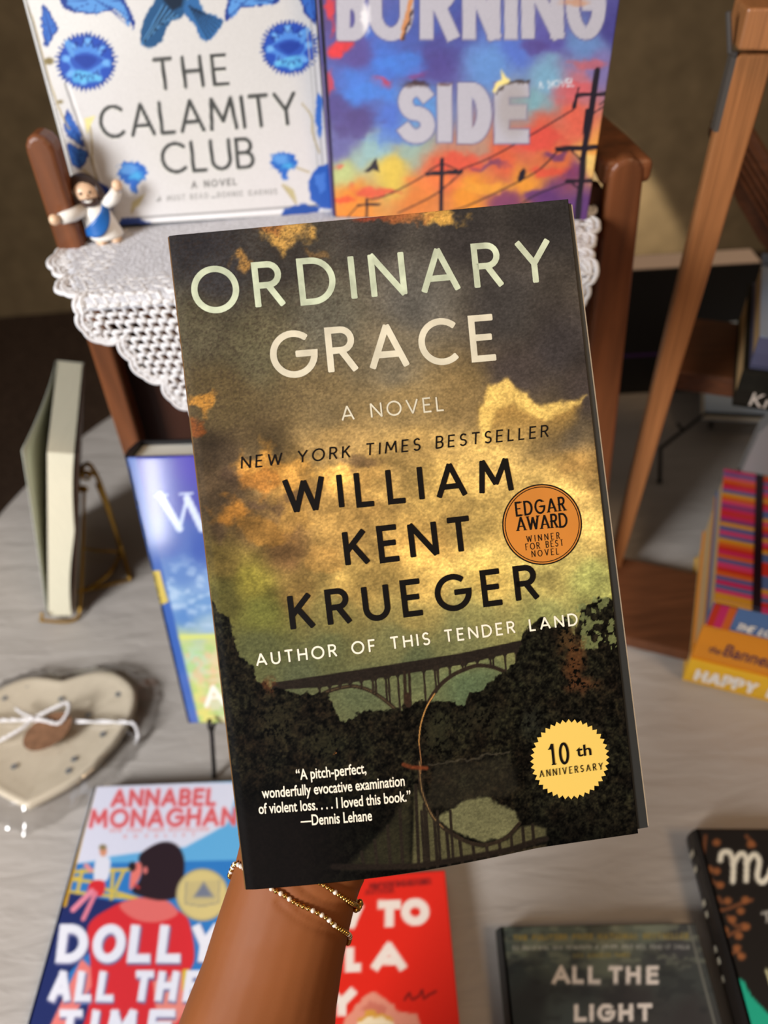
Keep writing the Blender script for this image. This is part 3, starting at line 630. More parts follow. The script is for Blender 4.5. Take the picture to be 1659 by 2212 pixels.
bpy.data.objects.remove(tmp)
arm_me.name = 'person'
# crease lines across the inner wrist
vc = np.empty(len(arm_me.vertices) * 3); arm_me.vertices.foreach_get('co', vc); vc = vc.reshape(-1, 3)
nr = np.empty(len(arm_me.vertices) * 3); arm_me.vertices.foreach_get('normal', nr); nr = nr.reshape(-1, 3)
px, py = proj(vc); disp = np.zeros(len(vc)); facing = (nr @ FWD) < -.1
for path, dpt in (([(640, 1905), (668, 1930), (710, 1950), (772, 1958)], .0008), ([(610, 1925), (660, 1975), (720, 2000), (760, 2012)], .0006), ([(600, 1950), (650, 1990), (725, 2020)], .0005), ([(720, 1905), (760, 1925), (800, 1920)], .0008)):
    P = smoothpath([(*p, 0) for p in path], 8); d = np.full(len(vc), 1e9)
    for q in P: d = np.minimum(d, np.hypot(px - q[0], py - q[1]))
    disp -= dpt * np.exp(-(d / 7.0) ** 2)
vc = vc + nr * (disp * facing)[:, None]
AO = Vector((-.06, .05, .26))
arm_me.vertices.foreach_set('co', (vc - np.array(AO)).ravel()); arm_me.update()
arm = link('person', arm_me, sk, smooth=True); arm.location = AO
tag(arm, 'tanned bare forearm and hand of a person holding up the dark paperback from below', 'person')
bvh = BVHTree.FromPolygons([Vector(v) for v in vc], [tuple(p.vertices) for p in arm_me.polygons])
gold = mat('gold_bead', (214, 166, 84), .22, .5, metal=1.0); pearl = mat('white_bead', (226, 214, 200), .25, .5, coat=.5); cordm = mat('bracelet_cord', (190, 160, 110), .6)
def wrist_path(front, back, n):
    """a closed loop lying on the wrist: points cast onto the near side, then the far side"""
    out = []
    for path, far in ((front, False), (back, True)):
        for q in smoothpath([(*p, 0) for p in path], 10):
            r = Vector(ray(q[0], q[1])); r.normalize()
            if not far: hit = bvh.ray_cast(Vector(CAM), r)
            else: hit = bvh.ray_cast(Vector(CAM) + r * .6, -r)
            if hit[0] is not None: out.append(np.array(hit[0]) + np.array(hit[1]) * .0010)
    P = np.array(out); d = np.r_[0, np.cumsum(np.linalg.norm(np.diff(np.vstack([P, P[:1]]), axis=0), axis=1))]
    t = np.linspace(0, d[-1], n, endpoint=False); Q = np.vstack([P, P[:1]])
    Q = np.stack([np.interp(t, d, Q[:, k]) for k in range(3)], 1)
    for _ in range(2): Q = .5 * Q + .25 * np.roll(Q, 1, 0) + .25 * np.roll(Q, -1, 0)
    return Q
def bead_mesh(nm, r, M):
    mb = MB(); mb.ball((0, 0, 0), (r, r, r * .86), 12, 8); me = bpy.data.meshes.new(nm); me.from_pydata(mb.v, [], mb.f); me.materials.append(M); me.polygons.foreach_set('use_smooth', [True] * len(me.polygons)); return me
bg, bw = bead_mesh('gold_bead', .00098, gold), bead_mesh('white_bead', .00095, pearl)
def bracelet(label, front, back, n, white):
    Q = wrist_path(front, back, n); c0 = Q.mean(0); t = thing('bracelet', label, 'bracelet', tuple(c0), 'gold bracelets on the wrist')
    mb = MB(); mb.tube(Q, .0004, 6, closed=True); mb.build('cord', cordm, t, True)
    for i, p in enumerate(Q):
        o = bpy.data.objects.new('bead', bw if white(i) else bg); COL.objects.link(o); o.parent = t; o.location = Vector(p - c0)
        dv = Vector(Q[(i + 1) % n] - Q[i - 1]); o.rotation_euler = dv.to_track_quat('Z', 'Y').to_euler()
    return t, Q
b1, Q1 = bracelet('lower gold and white beaded bracelet sloping across the inner wrist', [(486, 1878), (492, 1862), (522, 1868), (555, 1892), (588, 1918), (615, 1933), (646, 1951), (680, 1966), (707, 1981), (730, 2004), (750, 2020), (758, 2034)], [(750, 2040), (700, 2010), (640, 1975), (560, 1930), (500, 1895)], 92, lambda i: (i % 11) in (0, 2, 4) or i % 17 == 3)
b2, Q2 = bracelet('upper gold bracelet with a small flower charm, half hidden by the paperback', [(524, 1800), (560, 1822), (620, 1862), (690, 1904), (718, 1922), (745, 1940), (768, 1952), (782, 1956)], [(770, 1950), (700, 1900), (620, 1850), (540, 1805)], 90, lambda i: i % 19 == 7)
hit = (None,)
for xx in range(788, 700, -3):
    r_ = Vector(ray(xx, 1952)); r_.normalize(); hit = bvh.ray_cast(Vector(CAM), r_)
    if hit[0] is not None: break
cp = np.array(hit[0]) + np.array(hit[1]) * .0016; mb = MB(); nrm = np.array(hit[1]); a_ = np.cross(nrm, [0, 0, 1.]); a_ /= np.linalg.norm(a_); c_ = np.cross(nrm, a_)
for k in range(5):
    t = 2 * math.pi * k / 5; mb.ball(cp + (a_ * math.cos(t) + c_ * math.sin(t)) * .0017, .0011, 10, 6)
mb.ball(cp + nrm * .0006, .0010, 10, 6); mb.build('flower_charm', gold, b2, True)

# ------------------------------------------------------------------ the wooden chair that carries the two upright books
SZ = .376                                              # seat level
CA = np.array([-.1643, .3996, 0]); CB = np.array([.1520, .3862, 0]); CD = (CB - CA) / np.linalg.norm(CB - CA); CBK = np.array([-CD[1], CD[0], 0]); ZU = np.array([0, 0, 1.0])
wood = mat('reddish_brown_wood', (110, 63, 34), .38, .5, noise=(9, .38, (9, 9, .8)), bump=(220, .12, .0006))
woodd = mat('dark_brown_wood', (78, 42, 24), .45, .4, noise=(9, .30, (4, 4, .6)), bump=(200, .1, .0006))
chair = thing('wooden_chair', 'small reddish-brown wooden chair holding two upright hardbacks on a lace doily', 'chair', tuple(CA + CD * .15))
PB = .056                                              # the posts stand behind the nosing of the seat
def cpt(s, b_, z): return CA + CD * s + CBK * b_ + ZU * z
def post(o_top, i_top, o_bot, i_bot, top, sgn):
    mb = MB(); r0 = .012
    prof = []                                          # front outline, outer and inner edge, rounded head
    o_ = lambda z: o_top + (o_bot - o_top) * (top - z) / top
    i_ = lambda z: i_top + (i_bot - i_top) * (top - z) / top
    c = (o_top + i_top) / 2; hw = abs(o_top - i_top) / 2
    pts = [(o_bot, 0), (o_(.2), .2), (o_top, top - .010)] + [(c + (o_top - c) * math.cos(math.radians(t)), top - .010 + .010 * math.sin(math.radians(t))) for t in (25, 50, 75, 90, 105, 130, 155)] + [(i_top, top - .010), (i_(.2), .2), (i_bot, 0)]
    if sgn < 0: pts = pts[::-1]
    mb.prism([cpt(x, PB, z) for x, z in pts], CBK * .015); return bevel(mb.build('front_post', wood, chair), .003, 3)
post(-.0237, -.0068, -.049, -.033, .446, 1); post(.3325, .3115, .359, .324, .410, -1)
mb = MB(); P_ = [(.307, .058), (.338, .058), (.335, .10), (.328, .16), (.320, .23), (.300, .23), (.303, .16), (.309, .10)]
mb.prism([cpt(x, b_, .394) for x, b_ in P_], ZU * .014); bevel(mb.build('arm_rest', wood, chair), .004, 3)
mb = MB(); mb.prism([cpt(x, b_, SZ - .018) for x, b_ in ((.0, -.002), (.290, -.002), (.307, .045), (.307, .22), (-.028, .22), (-.028, .078), (-.002, .078), (-.002, .05))], ZU * .018); bevel(mb.build('seat', wood, chair), .002)
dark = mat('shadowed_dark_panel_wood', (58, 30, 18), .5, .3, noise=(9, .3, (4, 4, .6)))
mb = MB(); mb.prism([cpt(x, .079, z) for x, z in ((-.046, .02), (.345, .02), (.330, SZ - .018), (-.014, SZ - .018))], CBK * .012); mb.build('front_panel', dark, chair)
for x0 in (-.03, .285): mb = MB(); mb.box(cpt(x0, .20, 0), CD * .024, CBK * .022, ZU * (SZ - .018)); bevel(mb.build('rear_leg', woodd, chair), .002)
# scrolled bracket inside the right-hand post
br = smoothpath([(.0, .392, 0), (.002, .385, 0), (.012, .372, 0), (.016, .355, 0), (.008, .335, 0), (-.002, .315, 0), (-.004, .29, 0)], 6)
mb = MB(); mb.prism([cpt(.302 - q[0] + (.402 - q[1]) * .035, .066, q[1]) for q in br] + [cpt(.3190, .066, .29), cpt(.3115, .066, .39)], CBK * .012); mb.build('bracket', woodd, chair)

# lace doily: solid crochet on the seat, open net hanging down the front
lace = mat('white_cotton_lace', (216, 214, 214), .9, .1)
crochet = mat('dense_white_crochet', (200, 200, 205), .92, .08, noise=(420, .16), bump=(520, .9, .0016))
DO = CA + ZU * SZ; dfront = -.006
dy = thing('lace_doily', 'white crocheted lace doily hanging in a point over the chair seat', 'doily', tuple(DO + CD * .15))
def dpt(s, t, lift=.0):                                # s along the front edge, t: distance out from it (down the front when positive)
    e = dfront
    if t <= 0: return DO + CD * s + CBK * (e - t) + ZU * (.0022 + lift)
    rr = .006
    if t < rr * 1.57: a = t / rr; return DO + CD * s + CBK * (e - math.sin(a) * rr - lift * math.sin(a)) + ZU * (.0022 - rr + rr * math.cos(a) + lift * math.cos(a))
    return DO + CD * s + CBK * (e - rr - lift + .001 * math.sin(s * 60 + t * 20)) + ZU * (.0022 - rr - (t - rr * 1.57))
_L = [(.0065, -.001), (.0035, .010), (.003, .021), (.010, .0285), (.021, .0275), (.0235, .042), (.028, .0535), (.0395, .0575), (.041, .0715), (.050, .078), (.062, .094), (.076, .102), (.084, .118), (.100, .126), (.112, .142), (.128, .148), (.140, .166)]
_T = [(-.029, -.100), (-.0262, -.086), (-.0185, -.072), (-.0255, -.056), (-.0205, -.036), (-.0085, -.0245), (-.012, -.0135), (-.0045, -.004)]
_R = [(.2875, .0125), (.2925, .004), (.288, -.002), (.293, -.008), (.288, -.014), (.297, -.024), (.296, -.034), (.304, -.044), (.300, -.058), (.307, -.075), (.306, -.100)]
BP = [(-.031, -.110)] + _T + _L + [(.291 - a * .99, b * .99) for a, b in _L[::-1][1:-2]] + _R + [(.306, -.110)]
edge = []
for i in range(len(BP) - 1):                           # small rounded picots between the corner points
    a = np.array(BP[i]); b = np.array(BP[i + 1]); d = b - a; L = np.linalg.norm(d); nrm = np.array([d[1], -d[0]]) / L
    if nrm @ (np.array([.145, -.06]) - (a + b) / 2) > 0: nrm = -nrm
    for k in range(6): t = k / 6; edge.append(a + d * t + nrm * L * .20 * math.sin(math.pi * t) ** .8)
edge = np.array(edge)
def inside(p, P=edge):
    c = False; x, y = p; n = len(P)
    for i in range(n):
        ax, ay = P[i]; bx, by = P[(i + 1) % n]
        if (ay > y) != (by > y) and x < (bx - ax) * (y - ay) / (by - ay) + ax: c = not c
    return c
mb = MB(); ns, nt_ = 70, 24                              # the dense part, with a little thickness
idx = {}
tt_ = np.linspace(-.108, .009, nt_); Vv = []; Ff = []
for j, t in enumerate(tt_):
    sl = np.interp(t, [-.11, -.056, -.03, 0, .02], [-.024, -.019, -.010, .002, .008]); sr = np.interp(t, [-.11, -.05, 0, .02], [.300, .297, .288, .284])
    for i in range(ns): s_ = sl + (sr - sl) * i / (ns - 1); Vv.append(dpt(s_, t, .0003 * math.sin(s_ * 900) * math.sin(t * 900)))
for j in range(nt_ - 1):
    for i in range(ns - 1): Ff.append((j * ns + i, j * ns + i + 1, (j + 1) * ns + i + 1, (j + 1) * ns + i))
o = part('crochet_top', Vv, Ff, crochet, dy, True); so = o.modifiers.new('thick', 'SOLIDIFY'); so.thickness = .0016; so.offset = -1
# net: rounded cells, each strand a thin cord
net = MB(); cs = .0062; rows = int(.27 / (cs * .86)); rnd = random.Random(3)
pt = {}
def node(i, j):
    if (i, j) not in pt:
        s = -.034 + (i + (.5 if j % 2 else 0)) * cs; t = -.10 + j * cs * .86
        pt[(i, j)] = (s + rnd.uniform(-.1, .1) * cs, t + rnd.uniform(-.1, .1) * cs)
    return pt[(i, j)]
def strand(a, b, r, lift=.0006, k=4):
    P = [dpt(a[0] + (b[0] - a[0]) * q / k, a[1] + (b[1] - a[1]) * q / k, lift) for q in range(k + 1)]; net.tube(P, r, 6)
for j in range(rows):
    for i in range(60):
        a = node(i, j)
        if not inside(a) or (a[1] < -.02 and .012 < a[0] < .28): continue
        for b in (node(i + 1, j), node(i + (1 if j % 2 else 0), j + 1)):
            if inside(b) and rnd.random() > .02: strand(a, b, .00125 + rnd.uniform(-.0002, .0004), .0006, 2)
for dd, rr in ((0, .0016), (.0034, .0013)):       # corded scalloped border in three rounds
    cen = np.array([.145, -.03]); E_ = []
    for p in edge: v = cen - p; E_.append(p + v / np.linalg.norm(v) * dd)
    net.tube([dpt(p[0], p[1], .001) for p in E_], rr, 7)
for k in range(0, len(edge) - 1, 2):
    p = edge[k]; v = np.array([.145, -.03]) - p; v /= np.linalg.norm(v); strand(p, p + v * .006, .0010, .001, 2)
    pass
net.build('lace_net', lace, dy, True)

# ------------------------------------------------------------------ hardbacks standing on the seat
def hardback(name, label, P, ax, wd, ht, th, nu, nv, art, gain, cm_, spine_c, group=None, cat='book', spine_art=None, bend=None, inset=.003):
    r, n, u = ax; P = np.asarray(P, float); t = thing(name, label, cat, tuple(P), group)
    ink_sheet('front_cover', P, r, n, u, wd, ht, nu, nv, art, gain, cm_, t, .0026, bend)
    mb = MB(); mb.box(P - n * th, r * wd, u * ht, n * .0026); mb.build('back_cover', spine_c, t)
    mb = MB(); prof = [(0, 0), (-.0022, -.004), (-.0034, -th / 2), (-.0022, -th + .004), (0, -th), (.0016, -th), (.0016, 0)]
    mb.prism([P + r * a + n * b for a, b in prof][::-1], u * ht); mb.build('spine', spine_c, t)
    mb = MB(); mb.box(P + r * .002 + u * inset - n * (th - .0026), r * (wd - .002 - inset), u * (ht - 2 * inset), n * (th - .0052)); mb.build('page_block', paper_grey, t)
    return t
gloss = art_mat('glossy_jacket', .30, .45, (700, .03)); matte = art_mat('soft_jacket', .42, .4, (700, .04))
B1, B2, B3, GOLDL = (58, 108, 190), (92, 150, 215), (36, 62, 140), (170, 152, 104)
def calamity_art(x, y):
    I = Ink(x, y, (206, 203, 199)); I.gradient([(100, 0, (222, 221, 218)), (600, 100, (205, 203, 200)), (400, 300, (206, 203, 199)), (250, 420, (206, 203, 202)), (650, 420, (210, 206, 205)), (200, 480, (222, 222, 226))], 2.5)
    def leaf(pts, c1, c2, vein=True):
        I.warp(5, 8, 1); I.blob(pts, B3, 1.5); I.nowarp(); P = np.array(pts, float); c = P.mean(0); I.warp(5, 8, 1); I.blob((P - c) * .84 + c, c1, 2); I.nowarp()
        a, b = P[0], P[len(P) // 2]; I.line([a, c, b], 2.4, c2, 1)
        for q in P[1:-1:1]: I.line([q * .85 + c * .15, (q + c) / 2 * .6 + (a + b) / 2 * .4], 1.8, c2, 1, .8)
    # foliage scrolls at the head
    leaf([(128, -60), (130, 0), (150, 22), (200, 30), (250, 22), (278, 46), (288, 64), (290, 40), (270, 0), (240, -60)], B2, B3)
    leaf([(487, 44), (492, 0), (510, -60), (600, -60), (602, 2), (560, 12), (520, 18), (500, 40)], B2, B3)
    leaf([(92, 12), (90, 56), (98, 100), (112, 84), (124, 60), (110, 30)], B1, B3); leaf([(650, -40), (655, 20), (682, 52), (690, 0), (690, -60)], B1, B3)
    leaf([(146, 236), (138, 272), (152, 300), (182, 318), (170, 280), (160, 262)], B1, B3); leaf([(146, 312), (150, 350), (176, 364), (190, 332), (168, 318)], B1, B3)
    # bird
    I.warp(4, 10, 2); I.blob([(340, -40), (334, 0), (310, 46), (302, 90), (322, 104), (350, 88), (366, 50), (394, 34), (404, 0), (400, -40)], (40, 84, 128), 1.5); I.blob([(404, 0), (396, 24), (420, 56), (446, 90), (482, 46), (440, 22), (420, -30)], (52, 104, 160), 1.5); I.nowarp()
    for k in range(9): I.line([(352 + k * 4, 10 + k * 3), (306 + k * 6, 96 - k * 6)], 3, (18, 30, 48) if k % 2 else (84, 140, 190), 1)
    for k in range(6): I.line([(408 + k * 4, 12 + k * 2), (450 + k * 6, 84 - k * 7)], 2.6, (24, 46, 74), 1)
    I.poly([(352, 0), (372, 24), (392, 14), (404, -40), (360, -40)], (24, 40, 60), 3)
    # thistle globes
    for cx, cy, r, fl in ((186, 133, 58, 1), (625, 103, 55, -1)):
        I.disc(cx, cy, r * 1.08, r * 1.04, (40, 70, 150), 1.5, 1, 40, .20); I.disc(cx, cy, r * .94, r * .9, (80, 136, 214), 2)
        R_ = lambda a, q: (cx + r * q * math.cos(math.radians(a)) * fl, cy + r * q * math.sin(math.radians(a)))
        for a0 in (-150, -110, -60, -20, 30, 75, 120, 165):
            I.blob([R_(a0 - 16, .94), R_(a0 - 6, .62), R_(a0 + 10, .70), R_(a0 + 18, .94), R_(a0, .99)], (44, 80, 176), 2)
            I.blob([R_(a0 + 14, .84), R_(a0 + 24, .56), R_(a0 + 32, .84)], (116, 176, 232), 3, .85)
        I.blob([R_(-165, .6), R_(-90, .34), R_(-20, .52), R_(0, .62), R_(90, .36), R_(150, .5)], (50, 86, 178), 2); I.blob([R_(-165, .46), R_(-90, .24), R_(-10, .42), R_(90, .24)], (38, 66, 156), 2)
        I.blob([R_(120, .9), R_(140, .5), R_(60, .52), R_(50, .9)], (98, 186, 226), 4, .8)
        for k in range(6): I.line([R_(-150 + 22 * k, .58), R_(-140 + 22 * k, .84), R_(-132 + 22 * k, .6)], 2.2, (30, 50, 130), 1)
        for k in range(5): I.line([R_(40 + 20 * k, .50), R_(46 + 20 * k, .70), R_(54 + 20 * k, .52)], 2, (30, 50, 130), 1)
        I.blob([R_(-140, 1.05), R_(-128, 1.0), R_(-150, .5), R_(-160, .6)], (92, 150, 216), 2)
    for cx, cy, r in ((286, 374, 31), (613, 350, 27)):
        I.warp(8, 9, 4); I.disc(cx, cy, r, r * .84, (46, 100, 184), 2, 1, 12, .2); I.disc(cx - 6, cy - 8, r * .6, r * .36, B2, 4); I.disc(cx + 8, cy + 8, r * .5, r * .3, (74, 160, 216), 4); I.disc(cx + 4, cy + r * .9, r * .34, r * .5, (52, 104, 190), 2); I.nowarp()
    # hinge, frame rule and gilt stems
    for P_, wd, cc in (([(140, 180), (212, 394)], 3, (120, 118, 118)), ([(148, 180), (220, 394)], 4, (236, 236, 236)), ([(672, 40), (700, 400)], 2.5, (150, 148, 146)), ([(664, 60), (690, 410)], 2, (176, 174, 170)), ([(292, 471), (690, 443)], 3, (120, 118, 118)), ([(300, 478), (694, 450)], 5, (232, 232, 234))): I.line(P_, wd, cc, 1.6)
    for P_ in ([(52, 0), (72, 46), (98, 140)], [(98, 140), (112, 190), (130, 240), (150, 280)], [(192, 256), (198, 300), (200, 350), (210, 394)], [(210, 394), (180, 366)], [(652, 224), (672, 250), (676, 290), (690, 330)], [(640, 362), (668, 372)], [(262, 400), (230, 420)], [(284, 460), (300, 430)], [(640, 440), (610, 400)]): I.line([q[:2] for q in smoothpath([(*p, 0) for p in P_], 6)], 3.2, GOLDL, 1.2)
    I.poly([(182, 256), (206, 250), (196, 270), (188, 292)], (226, 216, 150), 2); I.poly([(286, 436), (314, 418), (300, 444), (282, 456)], (196, 184, 140), 2); I.poly([(612, 396), (634, 410), (642, 436), (624, 420)], (186, 174, 132), 2); I.disc(106, 132, 10, 8, (130, 116, 76), 3); I.disc(130, 220, 6, 4, (130, 116, 76), 3)
    I.warp(5, 12, 5); I.poly([(168, 394), (205, 390), (240, 410), (250, 440), (236, 470), (196, 486), (182, 460)], (34, 56, 132), 2); I.poly([(176, 398), (204, 396), (214, 420), (190, 440)], B1, 3)
    I.poly([(664, 392), (690, 358), (712, 354), (720, 452), (690, 448), (670, 424)], (48, 92, 176), 2); I.poly([(680, 380), (700, 370), (706, 410), (690, 420)], (74, 122, 204), 3)
    I.poly([(606, 468), (616, 450), (650, 440), (690, 446), (686, 462), (640, 470)], (40, 78, 156), 2); I.poly([(252, 490), (262, 472), (300, 470), (336, 488), (330, 496), (256, 497)], (40, 66, 138), 2); I.poly([(684, 200), (694, 205), (698, 260), (690, 300), (682, 260)], B1, 2); I.poly([(690, 50), (684, 80), (700, 120), (702, 60)], B1, 2); I.nowarp()
    ink = (66, 67, 66); up = (-.10, -1)
    for dx, dy_, cc, op in ((-1.5, 2.5, (232, 232, 222), .7), (0, 0, ink, 1)):
        k = dict(soft=1.6, op=op, sq=.84)
        I.text('THE', (340 + dx, 192 + dy_), (492 + dx, 181 + dy_), 64, 8, cc, up=(-.12, -.98), **k); I.text('CALAMITY', (222 + dx, 297 + dy_), (642 + dx, 266 + dy_), 66, 8, cc, up=(-.12, -.98), **k); I.text('CLUB', (354 + dx, 373 + dy_), (548 + dx, 360 + dy_), 62, 8, cc, up=(-.10, -.98), **{**k, 'sq': .92})
    I.text('A NOVEL', (415, 406), (510, 399), 13, 2.8, (110, 108, 106), 1.4, sq=.9); I.text('A MUST READ  BONNIE GARMUS', (342, 435), (598, 418), 10, 2, (150, 148, 146), 1.5, sq=.8)
    I.line([(340, 434), (344, 430)], 3, (120, 120, 120)); I.line([(457, 426), (466, 425)], 2, (130, 130, 130))
    return I
cal_ax = axes(.0096, .1449, -.0292); CP = np.array([-.1745, .4789, .3835])
hardback('hardcover_book', 'white hardback with blue thistles and a bluebird, standing on the doily', CP, cal_ax, .158, .235, .034, 190, 280, calamity_art, GAIN, gloss, board_white, 'hardbacks on the chair seat')
def burning_art(x, y):
    I = Ink(x, y); I.warp(26, 60, 0)
    I.gradient([(700, 0, (84, 66, 120)), (760, 110, (86, 74, 140)), (900, 60, (72, 88, 160)), (830, 130, (70, 110, 196)), (1000, 30, (70, 82, 150)), (930, 150, (84, 74, 138)), (1100, 110, (86, 112, 190)), (1200, 90, (88, 82, 150)), (1260, 100, (100, 130, 180)), (1330, 60, (70, 66, 130)), (760, 190, (72, 116, 200)), (1050, 150, (98, 138, 196)), (1180, 170, (118, 160, 186)), (760, 250, (82, 72, 130)), (830, 260, (78, 108, 190)), (720, 230, (80, 70, 130)), (900, 240, (88, 140, 200)), (1150, 230, (120, 160, 170)), (1290, 150, (120, 110, 160)), (1240, 190, (178, 108, 120)),
        (740, 310, (98, 96, 150)), (800, 330, (140, 172, 172)), (900, 330, (144, 164, 150)), (1040, 320, (170, 130, 110)), (740, 370, (176, 184, 120)), (850, 370, (208, 178, 74)), (960, 370, (206, 96, 62)), (1080, 350, (206, 92, 62)), (1160, 290, (204, 90, 68)), (1240, 260, (212, 96, 76)), (1200, 340, (206, 104, 60)), (1140, 400, (216, 140, 52)), (1020, 420, (216, 136, 48)), (900, 430, (206, 120, 58)), (760, 440, (216, 132, 52)), (1230, 370, (120, 60, 96)), (1280, 330, (224, 150, 70)), (1270, 350, (230, 190, 110)), (1200, 430, (92, 54, 106)), (1100, 450, (120, 62, 92)), (1260, 450, (92, 56, 112)), (740, 480, (226, 132, 52))], 3.6)
    n = NZ[3].f(x / 30, y / 22, 4); I.warp(18, 28, 2)
    for px, py, rx, ry, cc, o in [(745, 100, 24, 16, (206, 56, 62), 1), (722, 120, 18, 22, (214, 56, 62), 1), (716, 30, 10, 40, (210, 54, 60), .9), (825, 180, 26, 12, (190, 56, 76), .9), (712, 180, 10, 26, (206, 60, 70), .8), (1270, 140, 40, 14, (206, 90, 84), .6), (900, 160, 26, 16, (140, 62, 116), .8), (800, 60, 30, 26, (66, 104, 192), .8), (880, 140, 50, 30, (70, 122, 208), .8), (800, 200, 60, 24, (72, 124, 208), .8), (950, 120, 40, 50, (74, 66, 130), .6), (770, 270, 50, 30, (80, 66, 122), .8), (1000, 60, 30, 40, (74, 72, 140), .6), (1150, 100, 30, 20, (84, 66, 130), .7), (850, 300, 60, 20, (84, 120, 196), .7),
                              (820, 412, 50, 10, (206, 84, 62), .9), (735, 430, 30, 10, (212, 82, 52), .9), (730, 365, 16, 6, (200, 90, 70), .8), (1000, 350, 60, 18, (208, 82, 62), .9), (1150, 300, 70, 24, (208, 78, 66), .9), (1240, 200, 50, 20, (208, 84, 84), .6), (1050, 400, 60, 16, (222, 150, 56), .9), (1180, 370, 50, 10, (206, 80, 60), .9), (1060, 358, 40, 8, (100, 56, 96), .7), (1200, 335, 30, 10, (98, 54, 100), .8), (1160, 430, 40, 20, (92, 52, 104), .9), (930, 395, 60, 14, (222, 120, 60), .7)]:
        r = np.sqrt(((I.wx - px) / rx) ** 2 + ((I.wy - py) / ry) ** 2); I.put(o * (1 - ss(.5, 1.3, r + (n - .5))), cc)
    I.nowarp(); bk = (34, 28, 38); I.grain(.06, 8, 4)
    I.line([(690, -10), (719, 470)], 13, (20, 16, 22), 1.5)  # shadow gap beside the neighbouring book, painted along this cover's edge
    # poles and lines
    I.line([(1291, 152), (1262, 330), (1244, 500)], 13, bk); I.line([(1246, 206), (1314, 202)], 8, bk); I.line([(1250, 190), (1246, 206)], 4, bk); I.line([(1246, 206), (1240, 232)], 8, bk); I.line([(1268, 240), (1264, 290)], 10, bk)
    I.line([(1204, 322), (1296, 318)], 11, bk); I.line([(1234, 324), (1258, 350)], 4, bk); I.line([(1224, 392), (1282, 390)], 8, bk); I.line([(1236, 396), (1252, 410)], 4, bk)
    I.line([(955, 345), (953, 470)], 9, bk); I.line([(922, 376), (995, 371)], 9, bk); I.line([(924, 370), (955, 352), (990, 368)], 3, bk); I.line([(792, 430), (792, 470)], 5, bk); I.line([(774, 443), (820, 441)], 5, bk)
    for P_ in ([(1240, 236), (1150, 290), (1060, 340), (995, 366)], [(1296, 226), (1330, 196)], [(1268, 254), (1310, 226)], [(922, 376), (880, 400), (830, 424), (792, 432)], [(1205, 326), (1160, 370), (1080, 412), (1000, 448), (920, 470)], [(1000, 370), (940, 420), (860, 460)], [(1225, 395), (1160, 420), (1120, 445)], [(774, 443), (750, 470)]): I.line([q[:2] for q in smoothpath([(*p, 0) for p in P_], 6)], 3, bk, 1, .85)
    I.poly([(786, 372), (800, 358), (812, 340), (816, 356), (820, 372), (806, 366), (796, 372)], bk, 1.5); I.poly([(1118, 388), (1122, 372), (1132, 362), (1136, 370), (1134, 384), (1124, 394)], bk, 1.5)
    # burnt paper letters
    pap = (178, 174, 182)
    def ltr(ch, x0, x1, yb, yt, wd, slope=0, dx=0):
        I.glyph(ch, x0 - 2, x1 + 2, yb + 2, yt - 2, wd + 4, (92, 88, 130), 3, dx, slope); I.glyph(ch, x0, x1, yb, yt, wd, pap, 1.8, dx, slope)
    for ch, a, b_ in (('B', 727, 796), ('U', 796, 893), ('R', 907, 990), ('N', 999, 1081), ('I', 1090, 1118), ('N', 1126, 1218), ('G', 1222, 1306)): ltr(ch, a, b_, 88 - (2 if a > 1100 else 0), -70, 29)
    for ch, a, b_, wd in (('S', 858, 940, 31), ('I', 944, 977, 32), ('D', 988, 1062, 32), ('E', 1068, 1145, 31)): ltr(ch, a, b_, 310, 178, wd)
    I.disc(1108, 235, 34, 60, (150, 138, 130), 14, .45); I.warp(8, 14, 3)
    I.line([(888, 0), (880, 40), (866, 84)], 9, (196, 132, 84), 3); I.line([(892, 20), (884, 50), (868, 86)], 5, (60, 40, 40), 2, .9); I.disc(900, 182, 26, 7, (60, 40, 44), 4, .9); I.disc(960, 182, 12, 4, (90, 60, 60), 3, .8); I.disc(1242, 6, 30, 8, (190, 140, 110), 4, .8); I.line([(1076, 204), (1090, 180), (1144, 178)], 5, (70, 58, 50), 2, .9); I.disc(790, 40, 8, 30, (240, 236, 236), 5, .8)
    I.nowarp(); I.poly([(1064, 196), (1074, 176), (1084, 172), (1082, 150), (1094, 168), (1102, 172), (1098, 180), (1078, 186), (1068, 202)], (236, 216, 136), 3)
    I.text('A NOVEL', (1164, 192), (1240, 185), 15, 2.6, (196, 206, 214), 1.5, sq=.75)
    return I
bur_ax = axes(-.2358, .0664, -.025); BPz = np.array([-.0154, .4693, .3805])
hardback('hardcover_book', 'sunset-coloured hardback with power lines and big burnt grey letters, on the chair seat', BPz, bur_ax, .156, .232, .032, 190, 270, burning_art, GAIN, gloss, mat('purple_jacket', (84, 70, 124), .35, .4), 'hardbacks on the chair seat')

